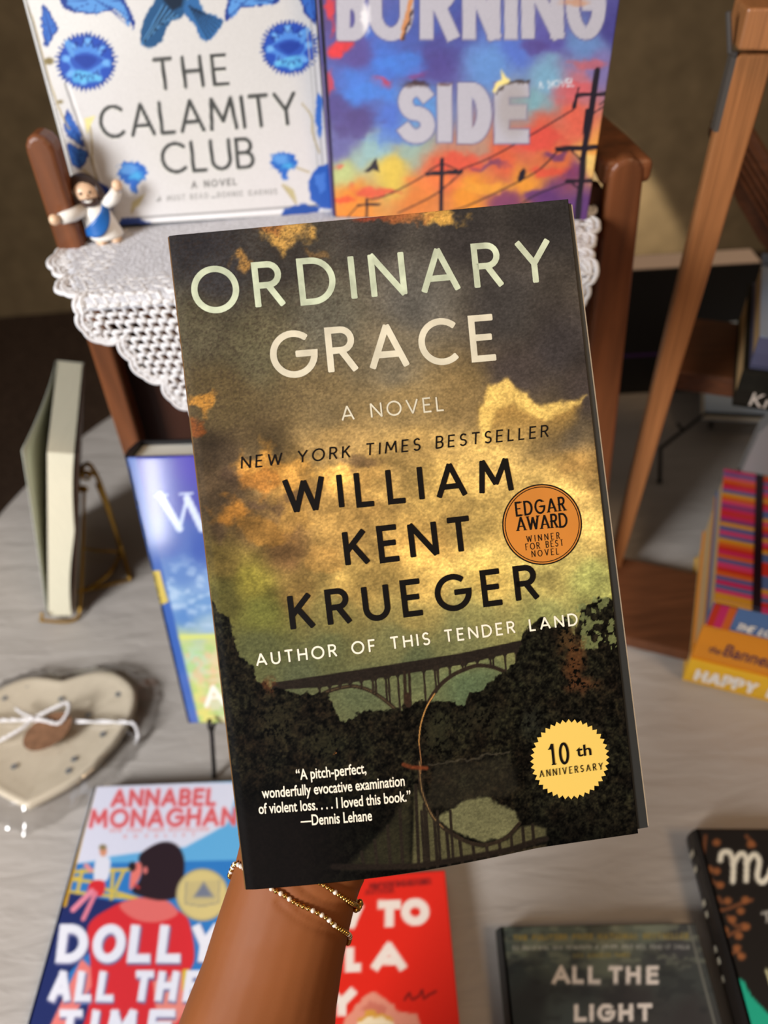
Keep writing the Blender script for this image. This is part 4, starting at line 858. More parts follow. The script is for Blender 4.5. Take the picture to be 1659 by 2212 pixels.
# toy figurine with open arms on the doily
skin_t = mat('toy_skin', (226, 190, 156), .35, .5); robe = mat('toy_white_robe', (236, 232, 224), .35, .5); sash = mat('toy_blue_sash', (30, 96, 170), .35, .5); hair = mat('toy_brown_hair', (58, 42, 36), .4, .5); beardm = mat('toy_beard', (74, 54, 46), .4, .5)
FP = at(238, 520, SZ + .0035); fg = thing('figurine', 'tiny bearded toy figurine in white robe and blue sash with open arms', 'figurine', tuple(FP))
fr = np.array([.97, .24, 0]); fr /= np.linalg.norm(fr); ff = np.array([fr[1], -fr[0], 0]); fu = np.array([0, 0, 1.0]); k_ = .0385
lean_f = np.array([-.20, .12, 1]); lean_f /= np.linalg.norm(lean_f)
def fp(a, b, c): return FP + (fr * a + ff * b + lean_f * c) * k_
AX3 = np.stack([fr, ff, lean_f])
for a in (-.11, .11): mb = MB(); mb.ball(fp(a, .06, .05), (.10 * k_, .15 * k_, .06 * k_), 10, 8, 0, AX3); mb.build('foot', skin_t, fg, True)
mb = MB(); n = 20; V = []; prof = [(.08, .26), (.12, .27), (.22, .25), (.38, .23), (.52, .215), (.60, .17), (.64, .09)]
for h, r0 in prof: V += [fp(r0 * math.cos(2 * math.pi * q / n), r0 * .8 * math.sin(2 * math.pi * q / n), h) for q in range(n)]
Fc = [(i * n + q, i * n + (q + 1) % n, (i + 1) * n + (q + 1) % n, (i + 1) * n + q) for i in range(len(prof) - 1) for q in range(n)] + [tuple(range(n - 1, -1, -1)), tuple((len(prof) - 1) * n + q for q in range(n))]
mb.add(V, Fc); mb.build('robe', robe, fg, True)
for sgn, pts in ((-1, [(-.15, .06, .56), (-.34, .20, .55), (-.50, .32, .57)]), (1, [(.15, .02, .56), (.34, .06, .64), (.46, .10, .76)])): mb = MB(); mb.tube([fp(*p) for p in pts], [.10 * k_, .10 * k_, .085 * k_], 12); mb.build('sleeve', robe, fg, True)
for hp, tp in (((-.58, .37, .59), (-.62, .39, .64)), ((.50, .11, .84), (.46, .12, .90))):
    mb = MB(); mb.tube([fp(*hp), fp(*(np.array(hp) * .5 + np.array(tp) * .5)), fp(*tp)], [.08 * k_, .06 * k_, .035 * k_], 10); mb.ball(fp(*hp), .085 * k_, 10, 8); mb.build('hand', skin_t, fg, True)
V = []; na = 18                                         # the sash: a diagonal drape following the robe from shoulder to hip
for i in range(na + 1):
    t = i / na; ang_ = math.radians(20 + 150 * t)
    for q in range(7):
        h = (.66 - .42 * t) - q / 6 * (.10 + .16 * math.sin(math.pi * min(1, t * 1.1))); rr = np.interp(h, [a for a, _ in prof], [b_ for _, b_ in prof]) + .022
        V.append(fp(rr * math.cos(ang_), rr * .8 * math.sin(ang_) + .01, h))
o = part('sash', V, [(i * 7 + q, i * 7 + q + 1, (i + 1) * 7 + q + 1, (i + 1) * 7 + q) for i in range(na) for q in range(6)], sash, fg, True); so = o.modifiers.new('t', 'SOLIDIFY'); so.thickness = .0007
mb = MB(); mb.ball(fp(0, .02, .80), (.185 * k_, .17 * k_, .19 * k_), 16, 12, 0, AX3); mb.ball(fp(0, .19, .79), .028 * k_, 8, 6); mb.build('head', skin_t, fg, True)
mb = MB(); mb.ball(fp(0, -.05, .85), (.235 * k_, .19 * k_, .20 * k_), 16, 12, 0, AX3); mb.ball(fp(-.19, .0, .74), (.07 * k_, .12 * k_, .19 * k_), 10, 8, 0, AX3); mb.ball(fp(.19, .0, .74), (.07 * k_, .12 * k_, .19 * k_), 10, 8, 0, AX3); mb.build('hair', hair, fg, True)
mb = MB(); mb.ball(fp(0, .09, .68), (.15 * k_, .11 * k_, .10 * k_), 14, 10, 0, AX3); mb.build('beard', beardm, fg, True)
mb = MB(); mb.tube([fp(-.05, .205, .715), fp(0, .21, .70), fp(.05, .205, .715)], .016 * k_, 6)
mb.build('mouth', robe, fg, True)
for e_ in (-.07, .07): mb = MB(); mb.ball(fp(e_, .18, .83), .022 * k_, 8, 6); mb.build('eye', hair, fg, True)

# ------------------------------------------------------------------ blue hardback on a small black wire easel, at the chair's foot
def blue_art(x, y):
    I = Ink(x, y); I.warp(14, 50, 0)
    I.gradient([(300, 1000, (62, 74, 160)), (420, 1000, (78, 70, 168)), (330, 1060, (58, 78, 168)), (430, 1080, (72, 74, 160)), (360, 1160, (70, 96, 170)), (440, 1180, (64, 90, 166)), (390, 1230, (96, 130, 186)), (450, 1260, (128, 160, 204)), (380, 1300, (140, 172, 208)), (440, 1310, (108, 148, 196)), (400, 1330, (92, 134, 190)), (450, 1360, (150, 178, 202)), (390, 1390, (186, 200, 140)), (460, 1390, (196, 200, 130)), (420, 1430, (176, 206, 170)), (470, 1430, (214, 196, 150)), (420, 1500, (206, 206, 120)), (470, 1520, (206, 206, 170)), (440, 1550, (214, 206, 110)), (600, 1000, (72, 70, 164)), (700, 1250, (128, 160, 204)), (700, 1480, (206, 206, 130))], 3.2)
    n = NZ[2].f(x / 18, y / 10, 4); I.put(.5 * ss(.52, .66, n) * ss(1180, 1260, y) * ss(1370, 1340, y), (196, 214, 230)); I.put(.6 * ss(.5, .62, n) * ss(1385, 1400, y), (160, 196, 110)); I.put(.5 * ss(.55, .66, NZ[4].f(x / 14, y / 14, 3)) * ss(1400, 1420, y), (226, 170, 130))
    I.nowarp(); I.poly([(381, 1372), (500, 1368), (500, 1378), (384, 1382)], (206, 212, 120), 3)
    k = (x - 271) - (y - 990) * .2382; I.put(ss(26, 20, k), (62, 98, 172)); I.poly([(322, 1234), (345, 1232), (364, 1300), (342, 1310)], (206, 182, 90), 2)
    I.line([(346, 1070), (388, 1142)], 15, (206, 216, 236), 2); I.line([(388, 1142), (404, 1076)], 7, (200, 212, 234), 2); I.line([(404, 1076), (436, 1142)], 15, (206, 216, 236), 2); I.line([(336, 1071), (362, 1069)], 4, (200, 212, 234), 1.5); I.line([(388, 1068), (416, 1065)], 4, (200, 212, 234), 1.5); I.line([(436, 1142), (456, 1064)], 7, (200, 212, 234), 2); I.line([(445, 1063), (468, 1061)], 4, (200, 212, 234), 1.5)
    I.line([(446, 1524), (460, 1484), (484, 1520)], 9, (238, 240, 226), 2); I.line([(452, 1508), (474, 1506)], 5, (238, 240, 226), 1.5)
    return I
bax = axes(-.0937, .2756, .0003); BLP = np.array([-.1692, .3156, .0522])
black_card = mat('black_card', (22, 22, 24), .4, .4); wire_b = mat('black_wire', (24, 22, 22), .35, .5, metal=.3)
jacket = art_mat('very_glossy_jacket', .10, .5, (700, .02), coat=.5)
bt = hardback('hardcover_book', 'blue glossy hardback with a big white W, leaning at the foot of the wooden chair', BLP, bax, .16, .23, .030, 130, 190, blue_art, GAIN, jacket, black_card)
r, n, u = bax
we = thing('book_easel', 'black wire easel holding the blue glossy hardback on the table', 'easel', tuple(at(463, 1682, 0)))
A0 = at(463, 1678, .0016); hk = BLP + r * .02 - u * .003
for off in (0, .095):
    mb = MB(); o_ = r * off
    mb.tube([p + o_ for p in smoothpath([A0, A0 * .6 + (hk + n * .006) * .4, hk + n * .007, hk + n * .009 + u * .008, hk + n * .005 + u * .012], 5)], .0018, 8); mb.tube([p + o_ for p in (hk + n * .007, hk - n * .034, hk - n * .036 + u * .16)], .0016, 8); mb.ball(A0 + o_ + ZU * .0006, .0021, 8, 6); mb.build('front_leg', wire_b, we, True)
bk_ = hk - n * .036 + u * .16 + r * .045
mb = MB(); mb.tube([hk - n * .036 + u * .16, hk - n * .036 + u * .16 + r * .095], .0016, 8); mb.build('cross_bar', wire_b, we, True)
mb = MB(); mb.tube([bk_, np.array([bk_[0], bk_[1] + .028, .0016])], .0016, 8); mb.build('rear_leg', wire_b, we, True)

# ------------------------------------------------------------------ paperback seen from its page edge, on a brass wire easel
EP = CAM + (np.array([-.3468, .4832, 0]) - CAM) * .978; ER = np.array([.9222, .1786, -.343]); EB = np.array([-.1803, .9832, .0273]); EU = np.array([.3421, .0366, .939]); ET, ED, EH = .0245 * .978, .1391 * .978, .2114 * .978
et = thing('paperback_book', 'paperback seen from its cream page edge, pale green cover curling open, beside the brass easel', 'book', tuple(EP))
cream = mat('cream_page_edge', (236, 230, 204), .8, .1, noise=(50, .05, (30, 1, 1))); green_c = mat('pale_green_cover', (200, 206, 192), .5, .3)
mb = MB(); n_ = 14; V = []                                # page block with a slight hollow at the fore-edge
for j in range(n_ + 1):
    q = j / n_; wob = .0035 * math.sin(q * math.pi * 1.6 + .3) * (1 - q * .3)
    for a, b_ in ((0.0012, 0), (ET - .0008 - abs(wob), .0), (ET - .0008 - abs(wob) * .3, ED), (.0012, ED)): V.append(EP + ER * a + EB * b_ + EU * (EH * q))
Fc = [(0, 3, 2, 1), tuple(4 * n_ + k for k in range(4))] + [(4 * j + k, 4 * j + (k + 1) % 4, 4 * j + 4 + (k + 1) % 4, 4 * j + 4 + k) for j in range(n_) for k in range(4)]
mb.add(V, Fc); mb.build('page_block', cream, et)
V = []; Fc = []; NI, NJ = 12, 16                         # front cover, fanning out towards the upper free corner
for j in range(NJ + 1):
    for i in range(NI + 1):
        f_ = i / NI; q = j / NJ; curl = .017 * (1 - f_) ** 1.5 * q ** 1.1
        V.append(EP + ER * (-.0002 - curl) + EB * (ED * f_) + EU * (EH * q))
Fc = [(j * (NI + 1) + i, j * (NI + 1) + i + 1, (j + 1) * (NI + 1) + i + 1, (j + 1) * (NI + 1) + i) for j in range(NJ) for i in range(NI)]
o = part('front_cover', V, Fc, green_c, et, True); so = o.modifiers.new('t', 'SOLIDIFY'); so.thickness = .0006; so.offset = 0
mb = MB(); mb.box(EP + ER * (ET - .0004), ER * .0006, EB * ED, EU * EH); mb.build('back_cover', mat('brown_back_cover', (110, 84, 70), .5, .3), et)
mb = MB(); mb.box(EP + EB * ED, ER * ET, EB * .0006, EU * EH); mb.build('spine', green_c, et)
brass = mat('brass_wire', (190, 150, 70), .3, .5, metal=.9); be = thing('book_easel', 'brass scrolled wire easel behind the cream-edged paperback at left', 'easel', tuple(at(225, 1262, 0)))
PY = np.array([-.285, .555, 0]); YN = np.array([.25, 1, 0]); q_ = lambda px, py: onp(px, py, PY, YN)
f1 = at(281, 1252, .0018); f2 = at(168, 1279, .0018)
mb = MB(); mb.tube(smoothpath([q_(176, 1014), q_(186, 1002), q_(200, 1012), q_(222, 1060), q_(262, 1185), f1], 6), .0022, 8); mb.build('rear_leg', brass, be, True)
mb = MB(); mb.tube(smoothpath([q_(210, 1046), q_(236, 1110), q_(258, 1180), q_(256, 1205), at(236, 1238, .012), at(200, 1266, .004), f2], 6), .0022, 8); mb.build('curved_brace', brass, be, True)
mb = MB(); mb.tube([f2, f1], .0018, 8); mb.build('foot_bar', brass, be, True)
mb = MB(); mb.tube([q_(176, 1184), q_(215, 1190), q_(255, 1192)], .0016, 8); mb.build('cross_bar', brass, be, True)
mb = MB(); c0 = q_(186, 1028); mb.tube([c0 + np.array([math.cos(t), 0, math.sin(t)]) * (.0065 * (1 - t / 12)) for t in np.linspace(0, 9, 36)], .0016, 8); c1 = q_(180, 1055); mb.tube([c1 + np.array([math.cos(t), 0, math.sin(t)]) * (.006 * (1 - t / 12)) for t in np.linspace(2, 11, 36)], .0016, 8); mb.build('scroll', brass, be, True)
mb = MB(); lp = EP + EU * -.0015 - EB * .004; mb.tube(smoothpath([lp - ER * .004 + EU * .010, lp - ER * .004 + EU * .002, lp - ER * .003 - EU * .001, lp + ER * (ET + .002), lp + ER * (ET + .006) + EU * .02 + EB * .02, q_(182, 1055)], 5), .0016, 8); mb.build('support_hook', brass, be, True)

# ------------------------------------------------------------------ heart-shaped dish in clear wrap with twine and a paper tag
hc = [(140, 1470), (182, 1457), (221, 1450), (260, 1458), (286, 1478), (296, 1505), (286, 1545), (254, 1598), (221, 1634), (202, 1656), (156, 1692), (111, 1718), (52, 1746)]
hw_ = [at(*p, .012) for p in hc]; mx_ = -.303; hw_[0][0] = mx_; hw_[-1][0] = mx_
out = smoothpath(hw_, 4); out = out + [np.array([2 * mx_ - p[0], p[1], p[2]]) for p in out[-2:0:-1]]; HCN = np.array([mx_, .338, 0])
dish = thing('heart_dish', 'cream ceramic heart dish with tiny flowers, wrapped in clear film', 'dish', tuple(HCN))
def heart_ring(k, z, add=0.0):
    P_ = []
    for i, p in enumerate(out):
        v = p[:2] - HCN[:2]; L = np.linalg.norm(v); P_.append(np.array([*(HCN[:2] + v * k + v / L * add), z]))
    return P_
V = []; N_ = len(out); lev = [(.80, .0008), (.93, .002), (.985, .006), (1.0, .010), (.985, .0135), (.95, .0145), (.90, .0135), (.80, .0115), (.5, .0105), (.2, .0105)]
for k, z in lev: V += heart_ring(k, z)
V += [HCN + ZU * .0008, HCN + ZU * .0105]; Fc = [(i * N_ + q, i * N_ + (q + 1) % N_, (i + 1) * N_ + (q + 1) % N_, (i + 1) * N_ + q) for i in range(len(lev) - 1) for q in range(N_)]
Fc += [(len(V) - 2, (q + 1) % N_, q) for q in range(N_)] + [(len(V) - 1, (len(lev) - 1) * N_ + q, (len(lev) - 1) * N_ + (q + 1) % N_) for q in range(N_)]
Fc = [f[::-1] for f in Fc]
part('bowl', V, Fc, mat('cream_glaze', (226, 212, 188), .28, .45), dish, True)
mb = MB(); rnd = random.Random(5); flm = mat('grey_blue_speck', (120, 124, 130), .5)
for px_, py_ in ((132, 1510), (255, 1500), (222, 1586), (30, 1656), (160, 1640), (148, 1665), (58, 1480), (190, 1545), (10, 1508)):
    c0 = at(px_, py_, .0125)
    for k in range(5): a = 2 * math.pi * k / 5 + px_; c = c0 + np.array([math.cos(a), math.sin(a), 0]) * .0016; mb.add([c + np.array([math.cos(t), math.sin(t), 0]) * .0012 + ZU * .00006 * k for t in np.linspace(0, 2 * math.pi, 9)[:-1]], [tuple(range(8))])
mb.build('painted_flowers', flm, dish)
fm = bpy.data.materials.new('clear_film'); fm.use_nodes = True; nt = fm.node_tree; nt.nodes.remove(nt.nodes['Principled BSDF'])
tr = nt.nodes.new('ShaderNodeBsdfTransparent'); gl = nt.nodes.new('ShaderNodeBsdfGlossy'); gl.inputs['Roughness'].default_value = .12; mxs = nt.nodes.new('ShaderNodeMixShader'); fn = nt.nodes.new('ShaderNodeLayerWeight'); fn.inputs[0].default_value = .25; pw = nt.nodes.new('ShaderNodeMapRange'); pw.inputs[3].default_value = .10; pw.inputs[4].default_value = .75; nt.links.new(fn.outputs['Facing'], pw.inputs[0])
tr.inputs[0].default_value = (.96, .96, .96, 1); tc_ = nt.nodes.new('ShaderNodeTexCoord'); nn_ = nt.nodes.new('ShaderNodeTexNoise'); nn_.inputs['Scale'].default_value = 90; bp_ = nt.nodes.new('ShaderNodeBump'); bp_.inputs['Strength'].default_value = .6; bp_.inputs['Distance'].default_value = .002
nt.links.new(tc_.outputs['Object'], nn_.inputs['Vector']); nt.links.new(nn_.outputs[0], bp_.inputs['Height']); nt.links.new(bp_.outputs[0], gl.inputs['Normal']); nt.links.new(bp_.outputs[0], fn.inputs['Normal'])
nt.links.new(pw.outputs[0], mxs.inputs[0]); nt.links.new(tr.outputs[0], mxs.inputs[1]); nt.links.new(gl.outputs[0], mxs.inputs[2]); nt.links.new(mxs.outputs[0], nt.nodes['Material Output'].inputs['Surface'])
V = []; lv = [(1.0, .0012, .017), (1.0, .006, .010), (1.0, .013, .0055), (.99, .0175, .001), (.93, .0178, 0), (.75, .0160, 0), (.45, .0152, 0), (.15, .0150, 0)]
for j, (k, z, ad) in enumerate(lv):
    for i, p in enumerate(heart_ring(k, z, ad)):
        w_ = (NZ[6].f(i * .9, j * 3.1, 3) - .5); v = p - HCN; v[2] = 0; V.append(p + v / np.linalg.norm(v) * w_ * (.009 if j < 4 else .0) + ZU * (max(0, w_) * .004 if j else 0))
V.append(HCN + ZU * .0155); Fc = [(i * N_ + q, i * N_ + (q + 1) % N_, (i + 1) * N_ + (q + 1) % N_, (i + 1) * N_ + q) for i in range(len(lv) - 1) for q in range(N_)] + [((len(lv) - 1) * N_ + q, (len(lv) - 1) * N_ + (q + 1) % N_, len(V) - 1) for q in range(N_)]
o = part('clear_wrap', V, [f[::-1] for f in Fc], fm, dish, True); o['label'] = 'crinkled clear film wrapped around the dish'
twine = mat('white_twine', (226, 222, 222), .6, .2)
def twist(mb, pts, r):
    P_ = smoothpath(pts, 10)
    for ph in (0, math.pi):
        Q = []
        for i, p in enumerate(P_):
            t = P_[min(i + 1, len(P_) - 1)] - P_[max(i - 1, 0)]; t /= np.linalg.norm(t); a = np.cross(t, ZU); a /= np.linalg.norm(a) + 1e-9; b_ = np.cross(t, a); th = ph + i * .9; Q.append(p + (a * math.cos(th) + b_ * math.sin(th)) * r * .55)
        mb.tube(Q, r * .62, 6)
mb = MB(); zt = .0205; Z = lambda x, y, z=zt: at(x, y, z)
twist(mb, [Z(-60, 1556, .014), Z(-30, 1556), Z(0, 1556), Z(60, 1555), Z(140, 1558), Z(270, 1560), Z(291, 1566, .019), Z(298, 1590, .008), Z(292, 1605, .002)], .0015); mb.build('twine_band', twine, dish, True)
mb = MB(); twist(mb, [Z(70, 1552), Z(98, 1538, .024), Z(128, 1524, .027), Z(147, 1518, .027), Z(147, 1538, .026), Z(128, 1562, .024), Z(96, 1556, .023), Z(74, 1550, .022)], .0015); twist(mb, [Z(70, 1552, .022), Z(52, 1570, .022), Z(22, 1588, .021), Z(-12, 1606, .019)], .0015); twist(mb, [Z(70, 1550, .022), Z(48, 1540, .022), Z(34, 1530, .021)], .0012); mb.ball(Z(71, 1552, .0225), .0026, 8, 6); mb.build('twine_bow', twine, dish, True)
mb = MB(); tcn_ = at(103, 1580, .0205); ta = np.array([.94, .3, .14]); ta /= np.linalg.norm(ta); tb_ = np.array([-.32, .94, -.05]); tb_ -= ta * (ta @ tb_); tb_ /= np.linalg.norm(tb_); tn = np.cross(ta, tb_)
mb.prism([tcn_ + ta * .0212 * math.cos(t) + tb_ * .0165 * math.sin(t) for t in np.linspace(0, 2 * math.pi, 49)[:-1]], tn * .0008); mb.build('paper_tag', mat('brown_kraft_tag', (122, 88, 64), .7, .2, noise=(160, .25)), dish)

# ------------------------------------------------------------------ books lying on the table in front
def flat_axes(yaw): c, s_ = math.cos(yaw), math.sin(yaw); return np.array([c, s_, 0]), ZU.copy(), np.array([-s_, c, 0])
def dolly_art(x, y):
    I = Ink(x, y, (92, 164, 212)); W_ = (210, 210, 226); R_ = (206, 42, 50); P_ = (224, 120, 114)
    I.poly([(205, 1690), (520, 1690), (490, 1780), (455, 1800), (400, 1830), (330, 1838), (240, 1850), (150, 1880), (140, 1870)], W_, 4)
    I.poly([(140, 1870), (250, 1852), (330, 1840), (390, 1835), (520, 1838), (600, 1838), (600, 1858), (130, 1868)], (92, 164, 212), 3)
    I.poly([(150, 1866), (600, 1856), (600, 2300), (60, 2300)], (44, 116, 186), 2)
    Y_ = (206, 178, 74)
    for P in ([(142, 1884), (285, 1878)], [(132, 1925), (290, 1940)], [(148, 1884), (134, 1960)], [(178, 1880), (162, 1950)], [(244, 1878), (240, 1945)], [(268, 1880), (250, 1920)], [(200, 1905), (158, 1900)], [(225, 1920), (300, 1942)], [(150, 1900), (168, 1896)]): I.line(P, 7, Y_, 2)
    I.poly([(130, 1925), (240, 1945), (300, 1950), (240, 2010), (150, 2100), (120, 2300), (20, 2300)], (30, 42, 96), 2); I.poly([(100, 2180), (190, 2170), (190, 2300), (60, 2300)], (30, 42, 96), 2)
    I.line([(203, 1700), (172, 1820), (140, 1955)], 9, (190, 146, 50), 2)
    # man on the rail
    I.blob([(206, 1860), (220, 1850), (238, 1858), (232, 1900), (204, 1904)], (214, 214, 226), 2); I.blob([(198, 1904), (226, 1905), (220, 1935), (190, 1930)], R_, 2); I.line([(198, 1925), (158, 1965)], 12, (220, 130, 150), 2); I.line([(206, 1930), (180, 1985)], 10, (214, 120, 140), 2); I.disc(223, 1838, 8, 12, (206, 140, 110), 2); I.disc(222, 1830, 8, 6, (130, 116, 80), 2); I.line([(186, 1870), (196, 1880)], 10, (220, 140, 140), 2)
    # woman seen from behind
    I.blob([(240, 1960), (280, 1945), (330, 1942), (390, 1970), (410, 1995), (420, 2070), (400, 2130), (390, 2300), (170, 2300), (190, 2180), (195, 2080), (190, 2000)], R_, 3)
    I.blob([(258, 1955), (300, 1940), (350, 1940), (385, 1972), (340, 1992), (290, 1985)], (216, 104, 100), 3); I.poly([(176, 2070), (196, 2090), (198, 2130), (150, 2212), (130, 2300), (60, 2300), (110, 2212)], P_, 3); I.poly([(330, 2120), (395, 2100), (405, 2180), (380, 2212), (340, 2212)], (222, 130, 118), 4)
    I.blob([(300, 1850), (330, 1826), (360, 1818), (385, 1828), (398, 1856), (396, 1900), (385, 1935), (350, 1945), (310, 1938), (285, 1925), (300, 1905), (306, 1880)], (40, 26, 34), 3)
    I.blob([(284, 1880), (296, 1862), (306, 1870), (304, 1890), (292, 1912), (280, 1920)], (222, 116, 106), 2.5); I.disc(314, 1880, 5, 8, (206, 110, 106), 2); I.disc(286, 1872, 8, 10, (36, 26, 32), 3); I.line([(290, 1910), (300, 1918)], 4, (206, 60, 60), 1)
    I.disc(437, 1933, 57, 57, (170, 158, 116), 2); I.disc(437, 1933, 52, 52, (204, 186, 124), 2); I.poly([(402, 1905), (474, 1900), (468, 1950), (436, 1958), (402, 1952)], (190, 174, 122), 3); I.line([(402, 1905), (400, 1952), (436, 1958), (472, 1950), (474, 1902)], 2.5, (140, 134, 120), 1.2); I.poly([(418, 1938), (440, 1905), (462, 1938)], (110, 116, 134), 5)
    I.poly([(394, 2094), (410, 2094), (405, 2140), (394, 2140)], (206, 178, 60), 2)
    for s_, a, b_, cp in (('ANNABEL', (243, 1740), (462, 1737), 31), ('MONAGHAN', (196, 1785), (505, 1780), 33)): I.text(s_, (a[0], a[1]), b_, cp, 11, (226, 180, 196), 4, .8, .12); I.text(s_, a, b_, cp, 8, (208, 84, 88), 2.5, 1, .12)
    I.text('NEW YORK TIMES BESTSELLING', (238, 1797), (450, 1794), 6, 2.4, (214, 140, 140), 2, .8); I.text('NOVELIST', (268, 1810), (420, 1806), 6, 2.4, (214, 140, 140), 2, .8)
    wl_ = (222, 222, 232)
    def L(ch, a, b_, yb, yt, dx, wd): I.glyph(ch, a + 2, b_ - dx + 2, yb + 5, yt + 4, wd + 2, (110, 110, 150), 3, dx); I.glyph(ch, a, b_ - dx, yb, yt, wd, wl_, 2.2, dx)
    for ch, a, b_ in (('D', 120, 194), ('O', 196, 275), ('L', 274, 334), ('L', 337, 399), ('Y', 408, 476)): L(ch, a, b_, 2080, 1996, 8, 20)
    for ch, a, b_ in (('A', 104, 160), ('L', 160, 206), ('L', 206, 254), ('T', 284, 334), ('H', 334, 388), ('E', 394, 440)): L(ch, a, b_, 2164, 2096, 8, 16)
    for ch, a, b_ in (('T', 119, 180), ('I', 184, 222), ('M', 226, 300), ('E', 314, 380)): L(ch, a, b_, 2252, 2180, 8, 17)
    return I
pale_spine = mat('pale_blue_spine', (170, 180, 200), .4, .4)
r, n, u = flat_axes(-.05); TL = at(204, 1699, .019)
hardback('paperback_book', 'blue and red paperback with a dark-haired woman in a red dress, near the heart dish', TL - u * .205, (r, n, u), .136, .205, .018, 150, 220, dolly_art, GAIN, gloss, pale_spine)
def red_art(x, y):
    I = Ink(x, y, (212, 36, 22)); wh = (226, 212, 202)
    I.text('NEW YORK TIMES BESTSELLER', (800, 1918), (930, 1908), 9, 3.5, (110, 20, 20), 2, .9); I.text('AUTHOR', (790, 1932), (850, 1928), 9, 3.5, (120, 22, 20), 2, .8)
    for ch, a, b_, yb, yt in (('W', 700, 784, 2006, 1950), ('T', 814, 868, 2004, 1944), ('O', 866, 928, 2000, 1940), ('L', 745, 782, 2100, 2044), ('A', 802, 878, 2097, 2036), ('Y', 706, 770, 2196, 2134), ('U', 640, 700, 2200, 2138)): I.glyph(ch, a, b_, yb, yt, 20, wh, 2.5)
    I.warp(5, 14, 2); I.poly([(776, 2166), (794, 2146), (806, 2142), (830, 2156), (850, 2170), (858, 2184), (900, 2190), (910, 2230), (730, 2240), (748, 2196)], (214, 138, 116), 3); I.poly([(778, 2180), (800, 2160), (836, 2176), (828, 2200), (796, 2196)], (196, 110, 92), 4); I.disc(812, 2215, 40, 22, (232, 214, 180), 2); I.line([(776, 2205), (790, 2194), (820, 2192), (846, 2204)], 8, (206, 150, 60), 2); I.disc(800, 2188, 12, 8, (206, 150, 60), 3); I.nowarp()
    I.line([q[:2] for q in smoothpath([(874, 2160, 0), (884, 2146, 0), (890, 2158, 0), (904, 2152, 0), (912, 2140, 0), (916, 2156, 0), (928, 2148, 0), (942, 2142, 0)], 6)], 5, (116, 22, 20), 2)
    return I
r, n, u = flat_axes(-.02); TRr = at(961, 1880, .019)
hardback('paperback_book', 'bright red paperback lying on the table behind the wrist', TRr - u * .205 - r * .131, (r, n, u), .131, .205, .018, 110, 170, red_art, GAIN, gloss, mat('red_spine', (190, 34, 24), .4, .4))
def light_art(x, y):
    I = Ink(x, y); I.warp(30, 50, 0)
    I.gradient([(1090, 2010, (74, 84, 78)), (1150, 2040, (104, 112, 96)), (1230, 2010, (84, 92, 82)), (1310, 2030, (116, 118, 96)), (1400, 2010, (96, 104, 92)), (1480, 2020, (64, 66, 64)), (1450, 2060, (60, 60, 62)), (1200, 2060, (70, 80, 76)), (1300, 2070, (92, 98, 84)), (1110, 2090, (44, 52, 52)), (1250, 2120, (48, 52, 52)), (1450, 2090, (52, 56, 54)), (1500, 2120, (58, 62, 60)), (1150, 2160, (44, 48, 50)), (1350, 2160, (50, 48, 48)), (1210, 2190, (62, 70, 68)), (1480, 2200, (50, 48, 48)), (1110, 2200, (42, 48, 50))], 3.2)
    n_ = NZ[2].f(x / 26, y / 12, 4); I.put(.5 * ss(.5, .68, n_) * ss(2120, 2060, y), (134, 138, 116)); I.put(.4 * ss(.55, .7, NZ[5].f(x / 40, y / 20, 4)), (34, 36, 38)); I.nowarp()
    I.text('THE PULITZER PRIZE NATIONAL BESTSELLER', (1110, 2030), (1486, 2026), 9, 3.4, (150, 128, 60), 2, .85); I.text('SO BEAUTIFUL AND INTRICATE A NOVEL YOU WILL READ IT TWICE', (1108, 2050), (1488, 2048), 6, 2.6, (186, 186, 176), 2, .7); I.text('LOS ANGELES TIMES', (1240, 2068), (1360, 2066), 6, 2.6, (150, 130, 60), 2, .7)
    wh = (218, 208, 198)
    for ch, a, b_, yb, yt in (('A', 1192, 1232, 2126, 2086), ('L', 1236, 1262, 2126, 2086), ('L', 1270, 1298, 2126, 2086), ('T', 1314, 1346, 2126, 2086), ('H', 1352, 1384, 2126, 2086), ('E', 1396, 1424, 2126, 2086), ('L', 1240, 1268, 2207, 2168), ('I', 1272, 1284, 2207, 2168), ('G', 1290, 1328, 2207, 2168), ('H', 1336, 1368, 2207, 2168), ('T', 1376, 1410, 2207, 2168)): I.glyph(ch, a, b_, yb, yt, 9.5, wh, 2)
    I.line([(1488, 2000), (1546, 2220)], 5, (104, 104, 96), 2)
    return I
r, n, u = flat_axes(-.062); TLl = at(1082, 2002, .020)
hardback('paperback_book', 'dark stormy-grey paperback with white capital lettering, front right on the table', TLl - u * .205, (r, n, u), .1285, .205, .019, 130, 180, light_art, GAIN, gloss, mat('dark_grey_spine', (50, 54, 54), .4, .4))
